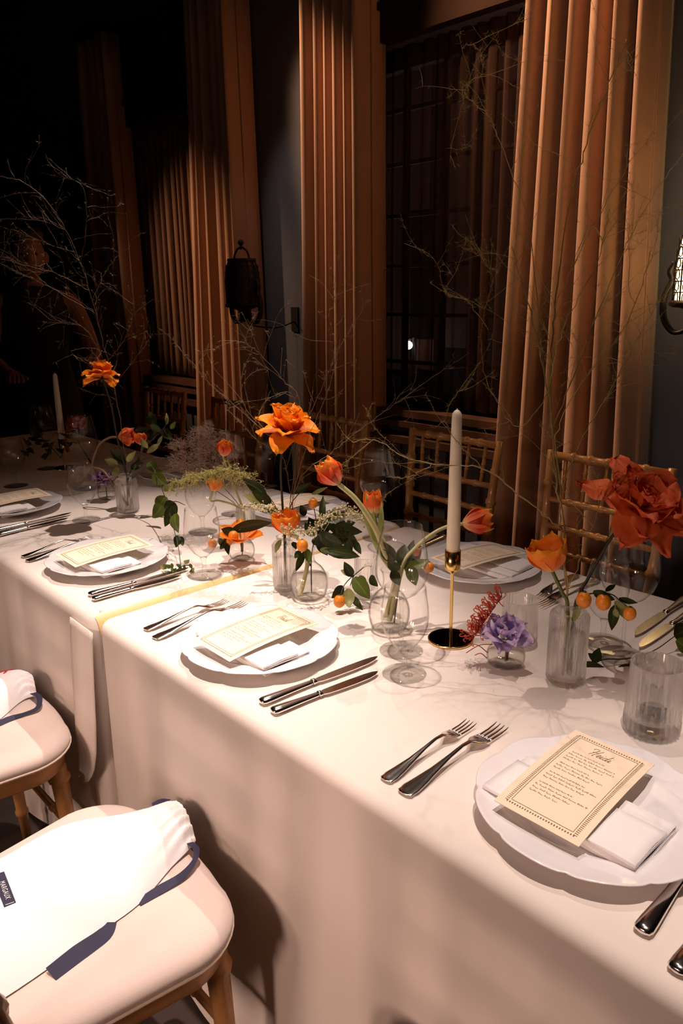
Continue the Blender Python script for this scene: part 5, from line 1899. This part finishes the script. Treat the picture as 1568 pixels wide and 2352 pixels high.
spray('tall bare twigs sweeping left from the left bottle into the dark', V3, [
    ([(293, 1150, 0), (290, 1085, 0), (275, 960, 0.02), (252, 850, 0.03), (216, 705, 0.03), (176, 582, 0.02), (120, 476, 0.0), (60, 422, -0.02), (-10, 402, -0.05)], 0.0018),
    ([(206, 668, 0.03), (130, 628, 0.0), (85, 617, -0.02), (-15, 590, -0.06)], 0.0012), ([(222, 722, 0.03), (120, 662, 0.06), (60, 614, 0.08), (-15, 580, 0.1)], 0.0011),
    ([(172, 580, 0.02), (110, 560, 0.04), (50, 535, 0.05), (-15, 515, 0.07)], 0.0011), ([(145, 527, 0.01), (100, 508, 0.02), (30, 502, 0.0), (-20, 506, 0)], 0.0012),
    ([(218, 716, 0.03), (160, 680, -0.04), (90, 648, -0.08), (-10, 600, -0.1)], 0.0011),
    ([(250, 850, 0.03), (200, 760, 0.05), (160, 742, 0.06), (112, 735, 0.08)], 0.0008), ([(245, 830, 0.03), (282, 785, 0.0), (306, 716, -0.02), (292, 655, -0.03)], 0.0009),
    ([(212, 690, 0.03), (240, 630, 0.0), (268, 590, -0.02), (300, 565, -0.03)], 0.0009), ([(186, 610, 0.02), (198, 510, 0.04), (190, 430, 0.05), (150, 405, 0.06)], 0.0009),
    ([(262, 818, 0.03), (215, 800, 0.0), (166, 806, -0.03), (178, 821, -0.03), (225, 822, 0.0)], 0.0007), ([(265, 880, 0.03), (330, 800, 0.0), (352, 760, 0.0)], 0.0007)],
    'twig_brown', 5, 30, 0.30, side=0.12)
spray('fine bare twigs rising behind the large orange rose', V1, [
    ([(658, 1330, 0), (662, 1235, 0), (670, 1160, 0.01), (650, 1050, 0.02), (612, 996, 0.03), (500, 898, 0.05), (440, 838, 0.06)], 0.0012),
    ([(664, 1230, 0), (686, 1105, 0.02), (760, 1040, 0.06), (830, 984, 0.1), (905, 930, 0.14), (1000, 862, 0.2), (1080, 810, 0.25)], 0.0011),
    ([(668, 1180, 0.01), (690, 1010, 0.05), (735, 900, 0.08), (790, 780, 0.1), (845, 690, 0.12)], 0.0010), ([(664, 1190, 0), (687, 935, 0.05), (650, 874, 0.06), (592, 809, 0.06), (555, 786, 0.06), (502, 783, 0.07)], 0.0010),
    ([(686, 935, 0.05), (660, 900, 0.03), (606, 925, 0.0), (596, 960, 0)], 0.0007), ([(672, 1130, 0.01), (710, 1000, -0.02), (760, 880, -0.05), (775, 760, -0.06), (765, 660, -0.06)], 0.0009),
    ([(640, 1040, 0.02), (590, 1010, 0.0), (562, 980, 0.0), (540, 960, 0.0)], 0.0007), ([(620, 1000, 0.03), (560, 930, 0.06), (556, 860, 0.08), (580, 800, 0.1)], 0.0008)],
    'twig_brown', 8, 26, 0.25, side=0.10)
spray('tall golden feathery twigs above the ribbed bottle at the right', V2, [
    ([(1302, 1540, 0), (1302, 1390, 0), (1293, 1250, 0.01), (1280, 1130, 0.02), (1268, 1000, 0.03), (1264, 860, 0.04), (1275, 700, 0.06), (1302, 500, 0.08), (1345, 330, 0.1), (1400, 190, 0.1), (1440, 90, 0.1)], 0.0026),
    ([(1303, 1390, 0), (1290, 1150, 0.03), (1262, 930, 0.06), (1232, 770, 0.08), (1195, 640, 0.1), (1175, 560, 0.1)], 0.0022),
    ([(1288, 1215, 0.01), (1210, 1150, 0.02), (1112, 1078, 0.05), (1000, 1066, 0.08), (930, 1050, 0.1), (865, 1012, 0.12), (805, 1016, 0.12)], 0.0018),
    ([(990, 1068, 0.08), (950, 1092, 0.08), (925, 1098, 0.08), (890, 1094, 0.08)], 0.0010), ([(1110, 1078, 0.05), (1060, 1025, 0.06), (1022, 965, 0.06), (1050, 905, 0.07), (1088, 868, 0.08)], 0.0011),
    ([(1262, 900, 0.05), (1190, 980, 0.08), (1120, 880, 0.1), (1105, 760, 0.12), (1130, 640, 0.12), (1110, 600, 0.12)], 0.0010), ([(1125, 760, 0.12), (1070, 690, 0.14), (1030, 680, 0.15), (1022, 655, 0.15)], 0.0009),
    ([(1290, 1120, 0.02), (1340, 1000, 0.06), (1400, 900, 0.1), (1470, 765, 0.14), (1575, 590, 0.2)], 0.0013), ([(1268, 985, 0.03), (1330, 830, 0.08), (1400, 650, 0.12), (1480, 480, 0.16), (1575, 340, 0.2)], 0.0014),
    ([(1240, 790, 0.08), (1215, 520, 0.1), (1150, 330, 0.05), (1118, 262, 0.02), (1076, 228, 0.0), (1076, 190, 0.0), (1108, 168, 0.0), (1108, 130, -0.01), (1080, 96, -0.02)], 0.0010),
    ([(1308, 1350, 0), (1350, 1235, 0.0), (1390, 1130, 0.02), (1420, 1050, 0.04)], 0.0009), ([(1270, 1010, 0.03), (1320, 900, -0.06), (1440, 740, -0.10), (1500, 560, -0.12)], 0.0011),
    ([(1275, 700, 0.06), (1340, 560, 0.0), (1430, 400, -0.06), (1510, 290, -0.1)], 0.0011), ([(1262, 880, 0.05), (1290, 760, -0.05), (1370, 600, -0.1), (1400, 480, -0.12)], 0.0011)],
    'twig_gold', 3, 26, 0.55, name='feathery_twigs', side=0.11)

# fluffy brown plumes and the green frond in the small tumbler
pl = thing('smoke_bush_plume', 'fluffy brown plumes behind the pinkish tulip', 'plume', T4)
stem_part(pl, [inside(T4), up(548, 1160, T4, 0.03), up(500, 1100, T4, 0.05), up(470, 1020, T4, 0.06)], 0.0014, 0.0008, 'twig_brown')
stem_part(pl, [inside(T4, 0.02, 0.005), up(545, 1162, T4, 0.03), up(470, 1110, T4, 0.06), up(420, 1070, T4, 0.08)], 0.0014, 0.0008, 'twig_brown')
rnd = random.Random(17)
for (cx, cy, rx, ry, dd, n) in ((465, 1012, 34, 34, 0.06, 800), (430, 1062, 42, 26, 0.07, 800), (490, 1050, 40, 38, 0.08, 700), (410, 1024, 22, 14, 0.06, 250), (536, 1035, 18, 20, 0.10, 160), (478, 985, 16, 16, 0.06, 220), (515, 1000, 14, 12, 0.1, 120)):
    fz = MB()
    for _ in range(n):
        a, r = rnd.uniform(0, 6.28), math.sqrt(rnd.random())
        p = up(cx + rx * r * math.cos(a), cy + ry * r * math.sin(a), T4, dd + rnd.gauss(0, 0.025))
        d = Vector((rnd.gauss(-0.4, 0.7), rnd.gauss(0.3, 0.7), rnd.gauss(0.5, 0.6))).normalized()
        e = Vector((rnd.gauss(0, 1), rnd.gauss(0, 1), rnd.gauss(0, 1))).normalized()
        L = rnd.uniform(0.007, 0.016)
        fz.tube([p, p + d * L * 0.6 + e * L * 0.15, p + d * L * 0.8 + e * L * 0.6], 0.00030, 3, cap=False)
    build('fluff', fz, 'plume', pl, kind='stuff')
fr = thing('goldenrod_frond', 'green-gold frond arching over the drooping tulip', 'frond', V1)
fp = spline([up(a, b, V1, c) for a, b, c in ((655, 1245, 0.0), (640, 1180, 0.02), (612, 1135, 0.05), (565, 1096, 0.08), (520, 1078, 0.10), (470, 1090, 0.12), (400, 1108, 0.15))], 10)
build('stem', MB().tube(fp, [lerp(0.0016, 0.0006, i / (len(fp) - 1)) for i in range(len(fp))], 5), 'goldenrod', fr)
fl = MB()
for i in range(int(len(fp) * 0.42), len(fp)):
    for q in range(9):
        p = fp[i]
        d = Vector((rnd.gauss(-0.2, 0.6), rnd.gauss(0.2, 0.6), rnd.gauss(-0.15, 0.6))).normalized()
        L = rnd.uniform(0.012, 0.042) * (1 - 0.5 * abs(i / len(fp) - 0.6))
        tip_ = p + d * L + Vector((0, 0, -L * 0.35))
        fl.tube([p, p.lerp(tip_, 0.5) + Vector((0, 0, 0.004)), tip_], 0.0004, 3, cap=False)
        for z_ in range(6):
            c = p.lerp(tip_, 0.35 + 0.13 * z_) + Vector((rnd.gauss(0, 0.0015), rnd.gauss(0, 0.0015), rnd.gauss(0, 0.0015)))
            fl.tube([c, c + Vector((rnd.gauss(0, 0.003), rnd.gauss(0, 0.003), rnd.gauss(0.001, 0.003)))], [0.0009, 0.0003], 4, cap=False)
build('florets', fl, 'goldenrod', fr, kind='stuff')
# whitish berry sprays
bs = thing('berry_spray', 'pale bead-like berry spray crossing in front of the orange tulip', 'berries', B1)
bp = []
for path in ([(735, 1240, 0.0), (745, 1195, 0.0), (790, 1165, 0.04), (830, 1185, 0.05)], [(720, 1240, 0.0), (738, 1180, -0.02), (725, 1210, -0.05), (690, 1220, -0.07), (645, 1215, -0.08)], [(735, 1235, 0), (765, 1190, 0.02), (800, 1180, 0.03), (840, 1200, 0.04)],
             [(700, 1230, 0.01), (640, 1175, 0.02), (600, 1165, 0.02), (560, 1163, 0.02)]):
    sp = spline([up(a, b, B1, c) for a, b, c in path], 10)
    build('twig', MB().tube(sp, 0.0009, 5), 'goldenrod', bs)
    bp += sp[len(sp) // 3:]
br = MB()
for p in bp:
    for q in range(4):
        c = p + Vector((rnd.gauss(0, 0.006), rnd.gauss(0, 0.006), rnd.gauss(-0.002, 0.006)))
        br.ball(c, rnd.uniform(0.0014, 0.0026), 6, 5)
        br.tube([p, c], 0.0003, 3, cap=False)
build('berry_cluster', br, 'berry', bs, kind='stuff')


# ------------------------------------------------------------------ person in the dark beyond the far end of the table
def person(base):
    g = thing('person', 'person in dark clothing with bare arms leaning over the far end, barely visible', 'person', base)
    k = 1.0
    J = {}

    def P(n, x, y, z):
        J[n] = Vector((x, y, z))
    # facing -y (towards the camera end of the table), bent slightly forward; local frame
    P('pelvis', 0, 0, 0.95); P('waist', 0, -0.03, 1.10); P('chest', 0, -0.10, 1.32); P('neck', 0, -0.17, 1.47); P('head0', 0, -0.20, 1.53)
    for s, n in ((-1, 'l'), (1, 'r')):
        P('sh' + n, s * 0.185, -0.13, 1.40)
        P('hip' + n, s * 0.095, 0.0, 0.90); P('knee' + n, s * 0.10, -0.03, 0.49); P('ank' + n, s * 0.10, 0.02, 0.09); P('toe' + n, s * 0.11, -0.14, 0.035)
    P('ell', -0.24, -0.16, 1.12); P('wrl', -0.16, -0.40, 1.06); P('hal', -0.13, -0.48, 1.05)
    P('elr', 0.27, -0.17, 1.13); P('wrr', 0.22, -0.40, 1.03); P('har', 0.20, -0.48, 1.02)
    R = dict(pelvis=0.125, waist=0.105, chest=0.125, neck=0.052, head0=0.050, shl=0.062, shr=0.062, hipl=0.09, hipr=0.09, kneel=0.055, kneer=0.055, ankl=0.038, ankr=0.038, toel=0.03, toer=0.03,
             ell=0.042, elr=0.042, wrl=0.027, wrr=0.027, hal=0.030, har=0.030)
    E = [('pelvis', 'waist'), ('waist', 'chest'), ('chest', 'neck'), ('neck', 'head0')]
    for n in 'lr':
        E += [('chest', 'sh' + n), ('sh' + n, 'el' + n), ('el' + n, 'wr' + n), ('wr' + n, 'ha' + n), ('pelvis', 'hip' + n), ('hip' + n, 'knee' + n), ('knee' + n, 'ank' + n), ('ank' + n, 'toe' + n)]
    for n, s in (('l', 1), ('r', -1)):
        for q in range(4):
            b_ = J['ha' + n] + Vector((s * (-0.024 + 0.016 * q), -0.035, 0.004))
            m_ = b_ + Vector((s * (-0.004 + 0.003 * q), -0.034, -0.008))
            t_ = m_ + Vector((0, -0.026, -0.018))
            for nm, pp, rr in (('a', b_, 0.0095), ('b', m_, 0.0085), ('c', t_, 0.007)):
                J['%sf%d%s' % (n, q, nm)] = pp
                R['%sf%d%s' % (n, q, nm)] = rr
            E += [('ha' + n, '%sf%da' % (n, q)), ('%sf%da' % (n, q), '%sf%db' % (n, q)), ('%sf%db' % (n, q), '%sf%dc' % (n, q))]
        J[n + 'th1'] = J['ha' + n] + Vector((s * 0.040, -0.012, -0.006)); R[n + 'th1'] = 0.010
        J[n + 'th2'] = J[n + 'th1'] + Vector((s * 0.012, -0.030, -0.006)); R[n + 'th2'] = 0.008
        E += [('wr' + n, n + 'th1'), (n + 'th1', n + 'th2')]
    names = list(J)
    me = bpy.data.meshes.new('body')
    me.from_pydata([J[n] for n in names], [(names.index(a), names.index(b)) for a, b in E], [])
    o = bpy.data.objects.new('body', me)
    COL.objects.link(o)
    o.parent = g
    o.modifiers.new('skin', 'SKIN')
    sv = me.skin_vertices[0].data if me.skin_vertices else None
    if sv is None:
        bpy.context.view_layer.objects.active = o
        bpy.ops.mesh.customdata_skin_add()
        sv = me.skin_vertices[0].data
    for i, n in enumerate(names):
        sv[i].radius = (R[n], R[n])
        sv[i].use_root = (n == 'pelvis')
    o.modifiers.new('smooth', 'SUBSURF').render_levels = 2
    me.materials.append(M['skin'])
    # dress over torso and legs
    sec = [(0.30, 0.02, 0.25, 0.20), (0.60, 0.0, 0.22, 0.17), (0.90, 0.0, 0.185, 0.14), (1.10, -0.03, 0.145, 0.12), (1.25, -0.075, 0.165, 0.13), (1.36, -0.12, 0.185, 0.125), (1.43, -0.145, 0.15, 0.10), (1.465, -0.165, 0.085, 0.075)]
    vs = [[Vector((a * math.cos(t), y + b * math.sin(t), z)) for t in [2 * math.pi * i / 24 for i in range(24)]] for z, y, a, b in sec]
    build('dress', MB().extrude_outline(vs), 'black_dress', g, world=False)
    # head with a face, turned down towards the table
    hc = Vector((0, -0.235, 1.605))
    hd = MB()

    def hf(u, v):
        t, p = 2 * math.pi * u, math.pi * v
        d = Vector((math.sin(p) * math.cos(t), math.sin(p) * math.sin(t), -math.cos(p)))
        q = Vector((d.x * 0.076, d.y * 0.095, d.z * 0.115))
        if d.z < 0:
            q.x *= 1 - 0.30 * d.z * d.z
            q.y *= 1 - 0.15 * d.z * d.z
        fr_ = max(0, -d.y)
        q.y -= 0.020 * fr_ ** 6 * math.exp(-((d.x / 0.16) ** 2 + ((d.z + 0.12) / 0.20) ** 2))
        for sx in (-1, 1):
            q.y += 0.010 * fr_ * math.exp(-(((d.x - sx * 0.38) / 0.16) ** 2 + ((d.z - 0.08) / 0.12) ** 2))
        q.y -= 0.006 * fr_ * math.exp(-((d.x / 0.25) ** 2 + ((d.z + 0.50) / 0.07) ** 2))
        return hc + q
    hd.grid(hf, 32, 24, True)
    h = build('head', hd, 'skin', g, world=False)
    for sx in (-1, 1):
        build('eye', MB().ball(hc + Vector((sx * 0.031, -0.074, 0.008)), 0.010, 10, 8), 'hair', h, world=False)
        build('ear', MB().ball(hc + Vector((sx * 0.077, 0.005, -0.005)), 0.017, 10, 8, 1.8), 'skin', h, world=False)
    build('mouth', MB().tube([hc + Vector((-0.022, -0.083, -0.062)), hc + Vector((0, -0.090, -0.060)), hc + Vector((0.022, -0.083, -0.062))], [0.003, 0.005, 0.003], 6), 'pincushion', h, world=False)
    build('hair', MB().grid(lambda u, v: hc + Vector((0.084 * math.sin(math.pi * (0.02 + 0.60 * v)) * math.cos(2 * math.pi * u), 0.018 + 0.098 * math.sin(math.pi * (0.02 + 0.60 * v)) * math.sin(2 * math.pi * u) + 0.03 * v,
                                                            0.012 + 0.118 * math.cos(math.pi * (0.02 + 0.60 * v)) + (0.10 * v if math.sin(2 * math.pi * u) < -0.35 else -0.02 * v))), 32, 14, True), 'hair', g, world=False)
    return g


person(Vector((1.66, 4.17, 0.0))).rotation_euler = (0, 0, -0.35)
